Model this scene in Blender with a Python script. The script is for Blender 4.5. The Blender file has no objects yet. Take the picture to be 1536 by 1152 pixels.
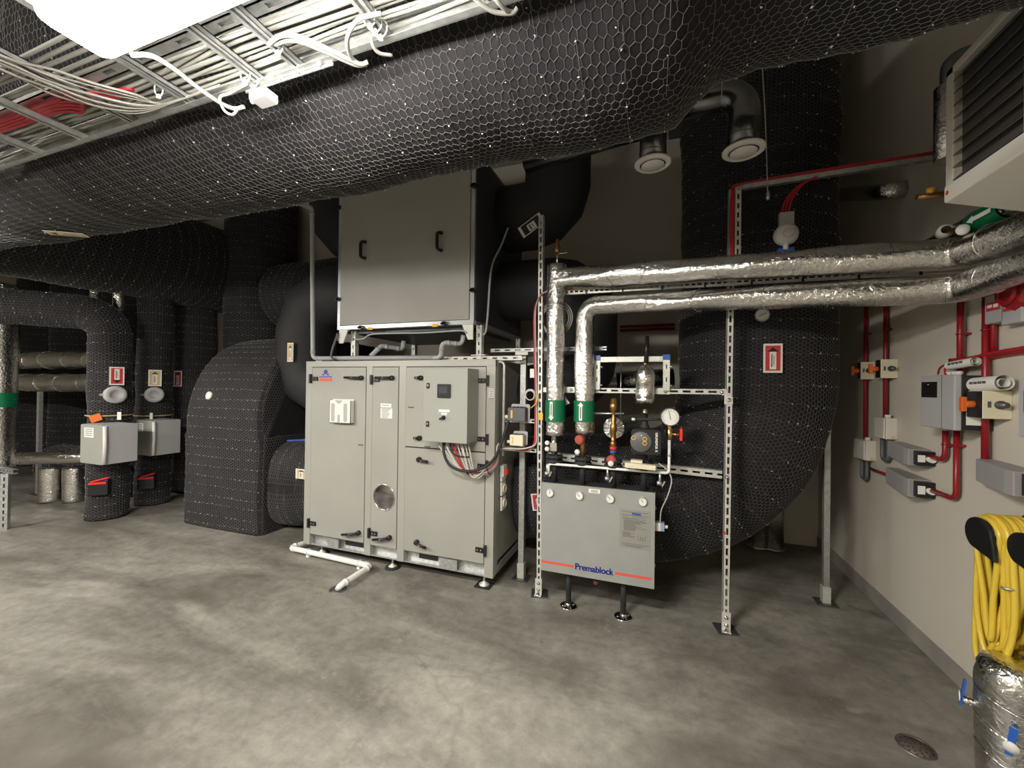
import bpy, math, random
import numpy as np
from mathutils import Vector, Matrix
random.seed(7); RNG = np.random.default_rng(7)
SC = bpy.context.scene; COL = SC.collection

# ------------------------------------------------------------------ camera, world, exposure
FPX, CAM_H = 605.0, 1.6
_y, _p, _r = math.radians(19.7), math.radians(0.35), math.radians(0.75)
f0 = Vector((-math.sin(_y), math.cos(_y), 0)); r0 = Vector((math.cos(_y), math.sin(_y), 0)); zz = Vector((0, 0, 1))
FWD = f0*math.cos(_p) + zz*math.sin(_p); u0 = -f0*math.sin(_p) + zz*math.cos(_p)
RGT = r0*math.cos(_r) + u0*math.sin(_r); UPV = -r0*math.sin(_r) + u0*math.cos(_r)
EYE = Vector((0, 0, CAM_H))
cam = bpy.data.objects.new('camera', bpy.data.cameras.new('camera')); COL.objects.link(cam)
cam.data.sensor_fit = 'HORIZONTAL'; cam.data.sensor_width = 36.0; cam.data.lens = 36.0*FPX/1536.0
cam.data.clip_start = 0.02
cam.matrix_world = Matrix(((RGT.x, UPV.x, -FWD.x, EYE.x), (RGT.y, UPV.y, -FWD.y, EYE.y), (RGT.z, UPV.z, -FWD.z, EYE.z), (0, 0, 0, 1)))
SC.camera = cam
w = bpy.data.worlds.new('world'); SC.world = w; w.use_nodes = True
w.node_tree.nodes['Background'].inputs[0].default_value = (0.02, 0.02, 0.022, 1)
w.node_tree.nodes['Background'].inputs[1].default_value = 1.0
SC.view_settings.view_transform = 'Standard'; SC.view_settings.look = 'None'
SC.view_settings.gamma = 1.0; SC.view_settings.use_curve_mapping = False
SC.view_settings.exposure = 0.64
LAMP_STRENGTH = 128.0

# survey helpers: where the sight line through a photo point meets a plane of the room
def _ray(px, py): return FWD + RGT*((px-768)/FPX) - UPV*((py-576)/FPX)
def fy(px, py, y): d = _ray(px, py); return EYE + d*(y/d.y)
def fx(px, py, x): d = _ray(px, py); return EYE + d*(x/d.x)
def fz(px, py, z=0.0): d = _ray(px, py); return EYE + d*((z-CAM_H)/d.z)

# ------------------------------------------------------------------ materials
M = {}
def mat(name, col, rough=0.5, metal=0.0, bump=None, var=None, emit=None, alpha=None, spec=None):
    m = bpy.data.materials.new(name); m.use_nodes = True; nt = m.node_tree; N = nt.nodes; L = nt.links
    b = N['Principled BSDF']
    b.inputs['Base Color'].default_value = (*col, 1); b.inputs['Roughness'].default_value = rough
    b.inputs['Metallic'].default_value = metal
    if spec is not None: b.inputs['Specular IOR Level'].default_value = spec
    if emit: b.inputs['Emission Color'].default_value = (*emit[0], 1); b.inputs['Emission Strength'].default_value = emit[1]
    if bump or var:
        tc = N.new('ShaderNodeTexCoord')
    if var:      # (scale, other colour, low, high)
        n = N.new('ShaderNodeTexNoise'); n.inputs['Scale'].default_value = var[0]; n.inputs['Detail'].default_value = 6
        cr = N.new('ShaderNodeValToRGB'); cr.color_ramp.elements[0].position = var[2]; cr.color_ramp.elements[1].position = var[3]
        cr.color_ramp.elements[0].color = (*col, 1); cr.color_ramp.elements[1].color = (*var[1], 1)
        L.new(tc.outputs['Object'], n.inputs['Vector']); L.new(n.outputs['Fac'], cr.inputs['Fac']); L.new(cr.outputs['Color'], b.inputs['Base Color'])
    if bump:     # (scale, strength, distance)
        n = N.new('ShaderNodeTexNoise'); n.inputs['Scale'].default_value = bump[0]; n.inputs['Detail'].default_value = 5
        bp = N.new('ShaderNodeBump'); bp.inputs['Strength'].default_value = bump[1]; bp.inputs['Distance'].default_value = bump[2]
        L.new(tc.outputs['Object'], n.inputs['Vector']); L.new(n.outputs['Fac'], bp.inputs['Height']); L.new(bp.outputs['Normal'], b.inputs['Normal'])
    M[name] = m; return m

mat('wall', (0.58, 0.54, 0.46), 0.85, bump=(60, 0.15, 0.004), var=(1.2, (0.53, 0.49, 0.415), 0.35, 0.7))
mat('wall_band', (0.23, 0.215, 0.19), 0.8, var=(3, (0.30, 0.28, 0.24), 0.4, 0.65))
mat('ceiling', (0.50, 0.49, 0.47), 0.95)
mat('black_fleece', (0.019, 0.018, 0.020), 0.95, bump=(120, 0.5, 0.004), var=(5, (0.026, 0.0245, 0.0265), 0.4, 0.7), spec=0.2)
mat('black_foam', (0.030, 0.029, 0.031), 0.62, bump=(25, 0.06, 0.01), spec=0.25)
mat('wire', (0.19, 0.184, 0.18), 0.45, 0.2)
mat('knot', (0.75, 0.73, 0.69), 0.35, 0.5)
mat('panel', (0.335, 0.332, 0.298), 0.48, 0.0, bump=(18, 0.05, 0.004), var=(2.2, (0.315, 0.312, 0.280), 0.4, 0.65))
mat('panel_frame', (0.355, 0.352, 0.318), 0.42, 0.1, bump=(30, 0.05, 0.003))
mat('panel_dark', (0.055, 0.057, 0.062), 0.45, 0.2)  # dark bluish grey; carries the shade on the upper unit's right side
mat('control_grey', (0.31, 0.316, 0.285), 0.5)
mat('galv', (0.60, 0.61, 0.60), 0.38, 0.75, bump=(40, 0.06, 0.003), var=(35, (0.48, 0.49, 0.49), 0.4, 0.6))
mat('galv_pale', (0.66, 0.66, 0.61), 0.45, 0.35, var=(30, (0.58, 0.58, 0.54), 0.4, 0.6))
mat('alu', (0.52, 0.53, 0.55), 0.4, 0.85)
mat('steel_dark', (0.16, 0.16, 0.165), 0.4, 0.8)
mat('spiral', (0.17, 0.17, 0.175), 0.25, 0.95, bump=(8, 0.03, 0.01))
mat('chrome', (0.80, 0.79, 0.76), 0.15, 1.0)
mat('black_plastic', (0.012, 0.012, 0.013), 0.35)
mat('black_rubber', (0.02, 0.02, 0.021), 0.7)
mat('white_plastic', (0.74, 0.73, 0.68), 0.4)
mat('white_cable', (0.50, 0.49, 0.44), 0.42)
mat('tray_white_dimmed', (0.30, 0.295, 0.265), 0.45)  # cable white darkened to offset the glare of the lamp close by
mat('white_pvc', (0.82, 0.81, 0.77), 0.32)
mat('grey_pvc', (0.43, 0.44, 0.45), 0.4)
mat('grey_box', (0.40, 0.40, 0.40), 0.55)
mat('grey_wedge', (0.31, 0.30, 0.30), 0.55)
mat('dark_grey', (0.10, 0.10, 0.105), 0.5)
mat('prema', (0.345, 0.35, 0.335), 0.38, 0.2, bump=(14, 0.04, 0.004), var=(6, (0.325, 0.33, 0.315), 0.4, 0.6))
mat('plate', (0.30, 0.30, 0.27), 0.4, 0.2)
mat('ink', (0.10, 0.10, 0.10), 0.6)
mat('ink_grey', (0.10, 0.10, 0.097), 0.6)
mat('red', (0.27, 0.010, 0.016), 0.35)
mat('red_cable', (0.40, 0.018, 0.026), 0.45)
mat('red_bright', (0.75, 0.03, 0.02), 0.4)
mat('red_print', (0.55, 0.035, 0.05), 0.5)
mat('red_rust', (0.36, 0.06, 0.045), 0.55)
mat('stripe_red', (0.66, 0.10, 0.07), 0.45)
mat('logo_blue', (0.02, 0.04, 0.36), 0.45)
mat('blue', (0.02, 0.10, 0.42), 0.35)
mat('green', (0.0, 0.14, 0.055), 0.4)
mat('yellow', (0.70, 0.50, 0.05), 0.3, bump=(30, 0.04, 0.003))
mat('orange', (0.72, 0.14, 0.02), 0.4)
mat('porthole', (0.30, 0.30, 0.31), 0.12, 1.0)
mat('drain_iron', (0.16, 0.13, 0.11), 0.5, 0.6)
mat('amber', (0.80, 0.45, 0.05), 0.45)
mat('tan', (0.62, 0.45, 0.20), 0.5)
mat('brass', (0.66, 0.41, 0.13), 0.25, 1.0)
mat('bronze', (0.36, 0.20, 0.07), 0.35, 0.9)
mat('cream', (0.72, 0.66, 0.48), 0.5)
mat('paper', (0.78, 0.77, 0.72), 0.6)
mat('screen', (0.05, 0.055, 0.075), 0.2)
mat('heater_white', (0.62, 0.59, 0.52), 0.4)
mat('louvre', (0.085, 0.08, 0.075), 0.5)
mat('lamp_rim', (0.66, 0.63, 0.60), 0.45)
mat('diffuser', (0.9, 0.9, 0.9), 0.4, emit=((1.0, 0.955, 0.88), LAMP_STRENGTH))

def m_floor():
    m = bpy.data.materials.new('concrete'); m.use_nodes = True; nt = m.node_tree; N = nt.nodes; L = nt.links
    b = N['Principled BSDF']; tc = N.new('ShaderNodeTexCoord')
    def noise(scale, detail, rough=0.6, dist=0.0, vec=None):
        n = N.new('ShaderNodeTexNoise'); n.inputs['Scale'].default_value = scale; n.inputs['Detail'].default_value = detail
        n.inputs['Roughness'].default_value = rough; n.inputs['Distortion'].default_value = dist
        L.new(vec or tc.outputs['Object'], n.inputs['Vector']); return n.outputs['Fac']
    def ramp(fac, stops):
        r = N.new('ShaderNodeValToRGB'); e = r.color_ramp.elements
        e[0].position, e[0].color = stops[0][0], (*stops[0][1], 1); e[1].position, e[1].color = stops[-1][0], (*stops[-1][1], 1)
        for p, c in stops[1:-1]: q = e.new(p); q.color = (*c, 1)
        L.new(fac, r.inputs['Fac']); return r.outputs['Color']
    def mix(a, b_, fac, mode='MIX'):
        x = N.new('ShaderNodeMix'); x.data_type = 'RGBA'; x.blend_type = mode
        if isinstance(fac, float): x.inputs[0].default_value = fac
        else: L.new(fac, x.inputs[0])
        for s, v in ((6, a), (7, b_)):
            if isinstance(v, tuple): x.inputs[s].default_value = (*v, 1)
            else: L.new(v, x.inputs[s])
        return x.outputs[2]
    mp = N.new('ShaderNodeMapping'); mp.inputs['Rotation'].default_value = (0, 0, 0.6); mp.inputs['Scale'].default_value = (0.55, 1.5, 1)
    L.new(tc.outputs['Object'], mp.inputs['Vector'])
    base = ramp(noise(1.1, 7, 0.62, 0.6, mp.outputs[0]), [(0.34, (0.105, 0.097, 0.081)), (0.46, (0.178, 0.167, 0.143)), (0.56, (0.245, 0.231, 0.200)), (0.69, (0.325, 0.305, 0.262))])
    fine = ramp(noise(11, 12, 0.78, 0.1), [(0.3, (0.33, 0.33, 0.33)), (0.7, (0.66, 0.66, 0.66))])
    c = mix(base, fine, 0.95, 'OVERLAY')
    patch = ramp(noise(0.55, 4, 0.5, 1.2), [(0.52, (0, 0, 0)), (0.68, (1, 1, 1))])
    c = mix(c, (0.098, 0.088, 0.072), patch)
    spots = ramp(noise(5.0, 3, 0.5, 0.4), [(0.70, (0, 0, 0)), (0.76, (0.6, 0.6, 0.6))])
    c = mix(c, (0.28, 0.255, 0.21), spots)
    mp2 = N.new('ShaderNodeMapping'); mp2.inputs['Rotation'].default_value = (0, 0, -0.4); mp2.inputs['Scale'].default_value = (1.0, 6.0, 1)
    L.new(tc.outputs['Object'], mp2.inputs['Vector'])
    st = ramp(noise(1.6, 5, 0.6, 0.3, mp2.outputs[0]), [(0.60, (0, 0, 0)), (0.72, (0.35, 0.35, 0.35))])
    c = mix(c, (0.26, 0.248, 0.22), st)
    msk = ramp(noise(0.8, 3, 0.5, 0.0), [(0.50, (0, 0, 0)), (0.62, (1, 1, 1))]); spk = ramp(noise(26, 4, 0.6), [(0.60, (0, 0, 0)), (0.68, (0.55, 0.55, 0.55))])
    c = mix(c, (0.36, 0.335, 0.285), mix(msk, spk, 1.0, 'MULTIPLY'))
    dk = ramp(noise(3.4, 6, 0.65, 0.3), [(0.66, (0, 0, 0)), (0.72, (0.6, 0.6, 0.6))]); c = mix(c, (0.085, 0.072, 0.056), dk)
    # hairline cracks
    vo = N.new('ShaderNodeTexVoronoi'); vo.feature = 'DISTANCE_TO_EDGE'; vo.inputs['Scale'].default_value = 0.45
    ns = N.new('ShaderNodeTexNoise'); ns.inputs['Scale'].default_value = 1.5; ns.inputs['Detail'].default_value = 6
    L.new(tc.outputs['Object'], ns.inputs['Vector'])
    ad = N.new('ShaderNodeMix'); ad.data_type = 'RGBA'; ad.inputs[0].default_value = 0.22
    L.new(tc.outputs['Object'], ad.inputs[6]); L.new(ns.outputs['Color'], ad.inputs[7]); L.new(ad.outputs[2], vo.inputs['Vector'])
    ck = ramp(vo.outputs['Distance'], [(0.0, (0.25, 0.25, 0.25)), (0.0022, (0, 0, 0))])
    c = mix(c, (0.11, 0.10, 0.09), ck)
    L.new(c, b.inputs['Base Color'])
    rr = ramp(noise(2.2, 5), [(0.3, (0.34, 0.34, 0.34)), (0.7, (0.56, 0.56, 0.56))]); L.new(rr, b.inputs['Roughness'])
    bp = N.new('ShaderNodeBump'); bp.inputs['Strength'].default_value = 0.12; bp.inputs['Distance'].default_value = 0.004
    L.new(noise(30, 8, 0.7), bp.inputs['Height']); L.new(bp.outputs['Normal'], b.inputs['Normal'])
    M['concrete'] = m
m_floor()

def m_foil(name, rough, tint):
    m = bpy.data.materials.new(name); m.use_nodes = True; nt = m.node_tree; N = nt.nodes; L = nt.links
    b = N['Principled BSDF']; b.inputs['Metallic'].default_value = 1.0; b.inputs['Roughness'].default_value = rough
    b.inputs['Base Color'].default_value = (*tint, 1)
    tc = N.new('ShaderNodeTexCoord')
    n = N.new('ShaderNodeTexNoise'); n.inputs['Scale'].default_value = 38; n.inputs['Detail'].default_value = 5; n.inputs['Distortion'].default_value = 1.2
    v = N.new('ShaderNodeTexVoronoi'); v.inputs['Scale'].default_value = 42
    L.new(tc.outputs['Object'], n.inputs['Vector']); L.new(tc.outputs['Object'], v.inputs['Vector'])
    b1 = N.new('ShaderNodeBump'); b1.inputs['Strength'].default_value = 0.6; b1.inputs['Distance'].default_value = 0.010
    b2 = N.new('ShaderNodeBump'); b2.inputs['Strength'].default_value = 0.12; b2.inputs['Distance'].default_value = 0.006
    L.new(n.outputs['Fac'], b1.inputs['Height']); L.new(v.outputs['Distance'], b2.inputs['Height'])
    L.new(b1.outputs['Normal'], b2.inputs['Normal']); L.new(b2.outputs['Normal'], b.inputs['Normal'])
    M[name] = m
m_foil('foil', 0.17, (0.70, 0.69, 0.665)); m_foil('foil_tape', 0.12, (0.80, 0.79, 0.76))
mat('pale_blue', (0.30, 0.37, 0.58), 0.4)

# ------------------------------------------------------------------ mesh building
def V(*a): return Vector(a[0]) if len(a) == 1 else Vector(a)
def perp(a):
    a = a.normalized(); h = Vector((0, 0, 1)) if abs(a.z) < 0.9 else Vector((1, 0, 0))
    s = a.cross(h).normalized(); return s, s.cross(a).normalized()
def smooth_path(pts, sub=6):
    pts = [V(p) for p in pts]
    if len(pts) < 3: return pts
    P = [2*pts[0]-pts[1]] + pts + [2*pts[-1]-pts[-2]]; out = []
    for i in range(1, len(P)-2):
        for k in range(sub):
            t = k/sub; a, b, c, d = P[i-1], P[i], P[i+1], P[i+2]
            out.append(0.5*((2*b) + (c-a)*t + (2*a-5*b+4*c-d)*t*t + (3*b-a-3*c+d)*t**3))
    out.append(pts[-1]); return out
def fillet(pts, r, seg=6):
    pts = [V(p) for p in pts]; out = [pts[0]]
    for i in range(1, len(pts)-1):
        p, a, b = pts[i], (pts[i-1]-pts[i]), (pts[i+1]-pts[i])
        rr = r[i-1] if isinstance(r, (list, tuple)) else r
        ang = a.angle(b)
        if ang > 3.1: out.append(p); continue
        d = min(rr/math.tan(ang/2), a.length*0.499, b.length*0.499)
        a, b = a.normalized(), b.normalized(); R = d*math.tan(ang/2)
        c = p + (a+b).normalized()*(R/math.sin(ang/2)); s = p+a*d-c; e = p+b*d-c; tot = s.angle(e)
        for k in range(seg+1):
            t = k/seg
            q = (s*math.sin((1-t)*tot)+e*math.sin(t*tot))/math.sin(tot); out.append(c+q)
    out.append(pts[-1]); return out

class MB:
    def __init__(s): s.v = []; s.f = []; s.sm = []
    def add(s, vs, fs, smooth=False):
        o = len(s.v); s.v += [tuple(p) for p in vs]; s.f += [tuple(i+o for i in f) for f in fs]; s.sm += [smooth]*len(fs); return s
    def box(s, x0, x1, y0, y1, z0, z1):
        return s.add([(x0,y0,z0),(x1,y0,z0),(x1,y1,z0),(x0,y1,z0),(x0,y0,z1),(x1,y0,z1),(x1,y1,z1),(x0,y1,z1)],
                     [(0,3,2,1),(4,5,6,7),(0,1,5,4),(1,2,6,5),(2,3,7,6),(3,0,4,7)])
    def obox(s, c, ax, h):
        c = V(c); a, b, d = [V(q).normalized()*k for q, k in zip(ax, h)]
        vs = [c+a*i+b*j+d*k for k in (-1,1) for i, j in ((-1,-1),(1,-1),(1,1),(-1,1))]
        return s.add(vs, [(0,3,2,1),(4,5,6,7),(0,1,5,4),(1,2,6,5),(2,3,7,6),(3,0,4,7)])
    def rbox(s, c, ax, h, r=0.006, seg=3):      # rounded outline in the first two axes
        c = V(c); a, b, d = [V(q).normalized() for q in ax]; out = []
        for cx, cy, a0 in ((1,1,0),(-1,1,90),(-1,-1,180),(1,-1,270)):
            for k in range(seg+1):
                t = math.radians(a0+90*k/seg); out.append(c+a*(cx*(h[0]-r)+r*math.cos(t))+b*(cy*(h[1]-r)+r*math.sin(t)))
        n = len(out); vs = [p-d*h[2] for p in out]+[p+d*h[2] for p in out]
        return s.add(vs, [tuple(range(n-1,-1,-1)), tuple(range(n,2*n))]+[(i,(i+1)%n,n+(i+1)%n,n+i) for i in range(n)])
    def tube(s, pts, r, n=10, cap=True, smooth=True):
        pts = [V(p) for p in pts]; m = len(pts)
        rs = r if isinstance(r, (list, tuple)) else [r]*m
        t0 = (pts[1]-pts[0]).normalized(); e1, e2 = perp(t0); vs = []
        for i in range(m):
            t = ((pts[i+1]-pts[i]).normalized() if i == 0 else (pts[i]-pts[i-1]).normalized() if i == m-1 else ((pts[i+1]-pts[i]).normalized()+(pts[i]-pts[i-1]).normalized()).normalized())
            e1 = (e1-t*e1.dot(t)).normalized(); e2 = t.cross(e1)
            for k in range(n):
                a = 2*math.pi*k/n; vs.append(pts[i]+(e1*math.cos(a)+e2*math.sin(a))*rs[i])
        fs = [(i*n+k, i*n+(k+1)%n, (i+1)*n+(k+1)%n, (i+1)*n+k) for i in range(m-1) for k in range(n)]
        s.add(vs, fs, smooth)
        if cap:
            o = len(s.v)-len(vs); s.f += [tuple(o+k for k in range(n-1,-1,-1)), tuple(o+(m-1)*n+k for k in range(n))]; s.sm += [False]*2
        return s
    def cyl(s, a, b, r, n=20, r2=None): return s.tube([a, b], [r, r if r2 is None else r2], n)
    def lathe(s, c, axis, prof, n=24, smooth=True):   # prof: (radius, distance along axis)
        c = V(c); a = V(axis).normalized(); e1, e2 = perp(a); m = len(prof); vs = []
        for rr, h in prof:
            for k in range(n):
                t = 2*math.pi*k/n; vs.append(c+a*h+(e1*math.cos(t)+e2*math.sin(t))*max(rr, 1e-5))
        return s.add(vs, [(i*n+k, i*n+(k+1)%n, (i+1)*n+(k+1)%n, (i+1)*n+k) for i in range(m-1) for k in range(n)], smooth)
    def prism(s, poly, d):       # poly: 3-D points in a plane, extruded by the vector d
        poly = [V(p) for p in poly]; d = V(d); n = len(poly)
        return s.add(poly+[p+d for p in poly], [tuple(range(n-1,-1,-1)), tuple(range(n,2*n))]+[(i,(i+1)%n,n+(i+1)%n,n+i) for i in range(n)])
    def ring(s, c, axis, R, r, n=28, m=6):
        a = V(axis).normalized(); e1, e2 = perp(a); c = V(c); vs = []
        for i in range(n):
            t = 2*math.pi*i/n; d = e1*math.cos(t)+e2*math.sin(t)
            for k in range(m):
                q = 2*math.pi*k/m; vs.append(c+d*(R+r*math.cos(q))+a*(r*math.sin(q)))
        return s.add(vs, [(i*m+k, i*m+(k+1)%m, ((i+1)%n)*m+(k+1)%m, ((i+1)%n)*m+k) for i in range(n) for k in range(m)], True)
    def build(s, name, material, parent=None, bevel=0.0):
        me = bpy.data.meshes.new(name); wl = world_loc(parent) if parent else Vector((0, 0, 0))
        vs = s.v
        if parent is None:
            a = np.array(vs); wl = Vector(((a[:,0].min()+a[:,0].max())/2, (a[:,1].min()+a[:,1].max())/2, a[:,2].min()))
        me.from_pydata([(p[0]-wl.x, p[1]-wl.y, p[2]-wl.z) for p in vs], [], s.f); me.update()
        me.polygons.foreach_set('use_smooth', s.sm)
        me.materials.append(M[material]); o = bpy.data.objects.new(name, me); COL.objects.link(o)
        if parent: o.parent = parent
        else: o.location = wl
        if bevel:
            b = o.modifiers.new('bevel', 'BEVEL'); b.width = bevel; b.segments = 2; b.limit_method = 'ANGLE'
        return o
def world_loc(o):
    l = Vector((0, 0, 0))
    while o: l += o.location; o = o.parent
    return l
def tag(o, label, cat, group=None):
    o['label'] = label; o['category'] = cat
    if group: o['group'] = group
    return o
def lab(o, label): o['label'] = label; return o
def thing(name, label, cat, loc, group=None):
    o = bpy.data.objects.new(name, None); COL.objects.link(o); o.empty_display_size = 0.05; o.location = V(loc)
    return tag(o, label, cat, group)
def struct(o): o['kind'] = 'structure'; return o
def part(name, m, parent, fn, bevel=0.0, label=None):
    b = MB(); fn(b); o = b.build(name, m, parent, bevel)
    if label: o['label'] = label
    return o
def text(name, s, loc, xdir, ydir, size, material, parent, bold=0.0, width=None, extr=0.0006):
    c = bpy.data.curves.new(name, 'FONT'); c.body = s; c.size = size; c.align_x = 'CENTER'; c.align_y = 'CENTER'; c.offset = bold; c.extrude = extr
    t = bpy.data.objects.new(name, c); COL.objects.link(t); bpy.context.view_layer.update()
    dg = bpy.context.evaluated_depsgraph_get(); me = bpy.data.meshes.new_from_object(t.evaluated_get(dg))
    bpy.data.objects.remove(t); me.name = name
    xd, yd = V(xdir).normalized(), V(ydir).normalized(); nd = xd.cross(yd)
    xs = [v.co.x for v in me.vertices]; ys = [v.co.y for v in me.vertices]
    cx, cy = (min(xs)+max(xs))/2, (min(ys)+max(ys))/2; k = width/(max(xs)-min(xs)) if width else 1.0
    wl = world_loc(parent); loc = V(loc)
    for v in me.vertices: v.co = loc+xd*((v.co.x-cx)*k)+yd*(v.co.y-cy)+nd*v.co.z-wl
    me.materials.clear(); me.materials.append(M[material]); o = bpy.data.objects.new(name, me); COL.objects.link(o); o.parent = parent
    return o

# ------------------------------------------------------------------ wrapped ducts with hexagonal wire netting
class Sweep:
    """a duct body swept along a path; surf(u, t) gives points and outward normals (u in metres, t in turns)"""
    def __init__(s, pts, rad, step=0.06, amp=0.006, sq=2.0, asp=1.0, pillow=0.004, seed=0):
        pts = [V(p) for p in pts]
        seg = [(pts[i+1]-pts[i]).length for i in range(len(pts)-1)]; cum = np.concatenate([[0], np.cumsum(seg)]); s.L = cum[-1]
        n = max(2, int(s.L/step)+1); us = np.linspace(0, s.L, n); A = np.array([tuple(p) for p in pts])
        s.c = np.stack([np.interp(us, cum, A[:,k]) for k in range(3)], 1); s.us = us
        rad = rad if isinstance(rad, (list, tuple)) else [(0, rad), (s.L, rad)]
        s.r = np.interp(us, [a for a, _ in rad], [b for _, b in rad])
        T = np.gradient(s.c, axis=0); T /= np.linalg.norm(T, axis=1)[:,None]; s.T = T
        e1, _ = perp(Vector(T[0])); e1 = np.array(e1); E1 = []
        for t in T: e1 = e1-t*(e1@t); e1 /= np.linalg.norm(e1); E1.append(e1.copy())
        s.e1 = np.array(E1); s.e2 = np.cross(T, s.e1); s.amp, s.sq, s.asp, s.pil = amp, sq, asp, pillow
        s.ph = np.random.default_rng(seed).uniform(0, 6.28, 8)
    def surf(s, u, t):
        ip = lambda A: np.stack([np.interp(u, s.us, A[:,k]) for k in range(3)], -1)
        c, e1, e2, r = ip(s.c), ip(s.e1), ip(s.e2), np.interp(u, s.us, s.r)
        a = 2*np.pi*t; ca, sa = np.cos(a), np.sin(a); q = 2.0/s.sq
        x, y = np.sign(ca)*np.abs(ca)**q, np.sign(sa)*np.abs(sa)**q*s.asp
        p = s.ph
        b = s.amp*(np.sin(3*u+p[0]+2*np.sin(a+p[1]))+0.7*np.sin(7.3*u+3*a+p[2])+0.5*np.sin(13*u-4*np.sin(a+p[4])+p[3])+0.5*np.sin(5*a+2.1*u+p[5]))
        b = b+s.pil*np.abs(np.sin(np.pi*u/0.11))
        rr = (r+b)[...,None]; d = e1*x[...,None]+e2*y[...,None]
        nn = d/np.maximum(np.linalg.norm(d, axis=-1, keepdims=True), 1e-6)
        return c+d*rr, nn
    def mesh(s, name, m, parent, nseg=56, caps=True, usub=3):
        us = np.linspace(0, s.L, max(3, int(s.L/0.0275)+1)) if usub == 3 else s.us
        ts = np.arange(nseg)/nseg; U, Tt = np.meshgrid(us, ts, indexing='ij'); P, _ = s.surf(U, Tt); n = len(us)
        b = MB(); vs = P.reshape(-1, 3)
        b.v = [tuple(p) for p in vs]
        b.f = [(i*nseg+k, i*nseg+(k+1)%nseg, (i+1)*nseg+(k+1)%nseg, (i+1)*nseg+k) for i in range(n-1) for k in range(nseg)]
        if caps: b.f += [tuple(range(nseg-1,-1,-1)), tuple((n-1)*nseg+k for k in range(nseg))]
        b.sm = [True]*len(b.f); return b.build(name, m, parent)

def np_mesh(name, verts, quads, material, parent):
    wl = np.array(world_loc(parent)) if parent else np.zeros(3)
    me = bpy.data.meshes.new(name); n, f = len(verts), len(quads)
    me.vertices.add(n); me.vertices.foreach_set('co', (verts-wl).astype(np.float32).ravel())
    k = quads.shape[1]; me.loops.add(f*k); me.loops.foreach_set('vertex_index', quads.astype(np.int32).ravel())
    me.polygons.add(f); me.polygons.foreach_set('loop_start', np.arange(0, f*k, k, dtype=np.int32)); me.polygons.foreach_set('loop_total', np.full(f, k, dtype=np.int32))
    me.update(calc_edges=True); me.materials.append(M[material]); o = bpy.data.objects.new(name, me); COL.objects.link(o); o.parent = parent
    o['kind'] = 'stuff'; return o
EYEN = np.array((0.0, 0.0, CAM_H))
def prisms(A, B, NA, r):
    D = B-A; D /= np.maximum(np.linalg.norm(D, axis=1, keepdims=True), 1e-9)
    S = np.cross(D, NA); S /= np.maximum(np.linalg.norm(S, axis=1, keepdims=True), 1e-9); Nn = np.cross(S, D)
    off = [Nn*r, -0.5*Nn*r+S*0.87*r, -0.5*Nn*r-S*0.87*r]
    vs = np.stack([A+off[0], A+off[1], A+off[2], B+off[0], B+off[1], B+off[2]], 1).reshape(-1, 3)
    base = (np.arange(len(A))*6)[:,None]
    q = np.concatenate([base+np.array([[0,1,4,3]]), base+np.array([[1,2,5,4]]), base+np.array([[2,0,3,5]])])
    return vs, q
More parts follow.
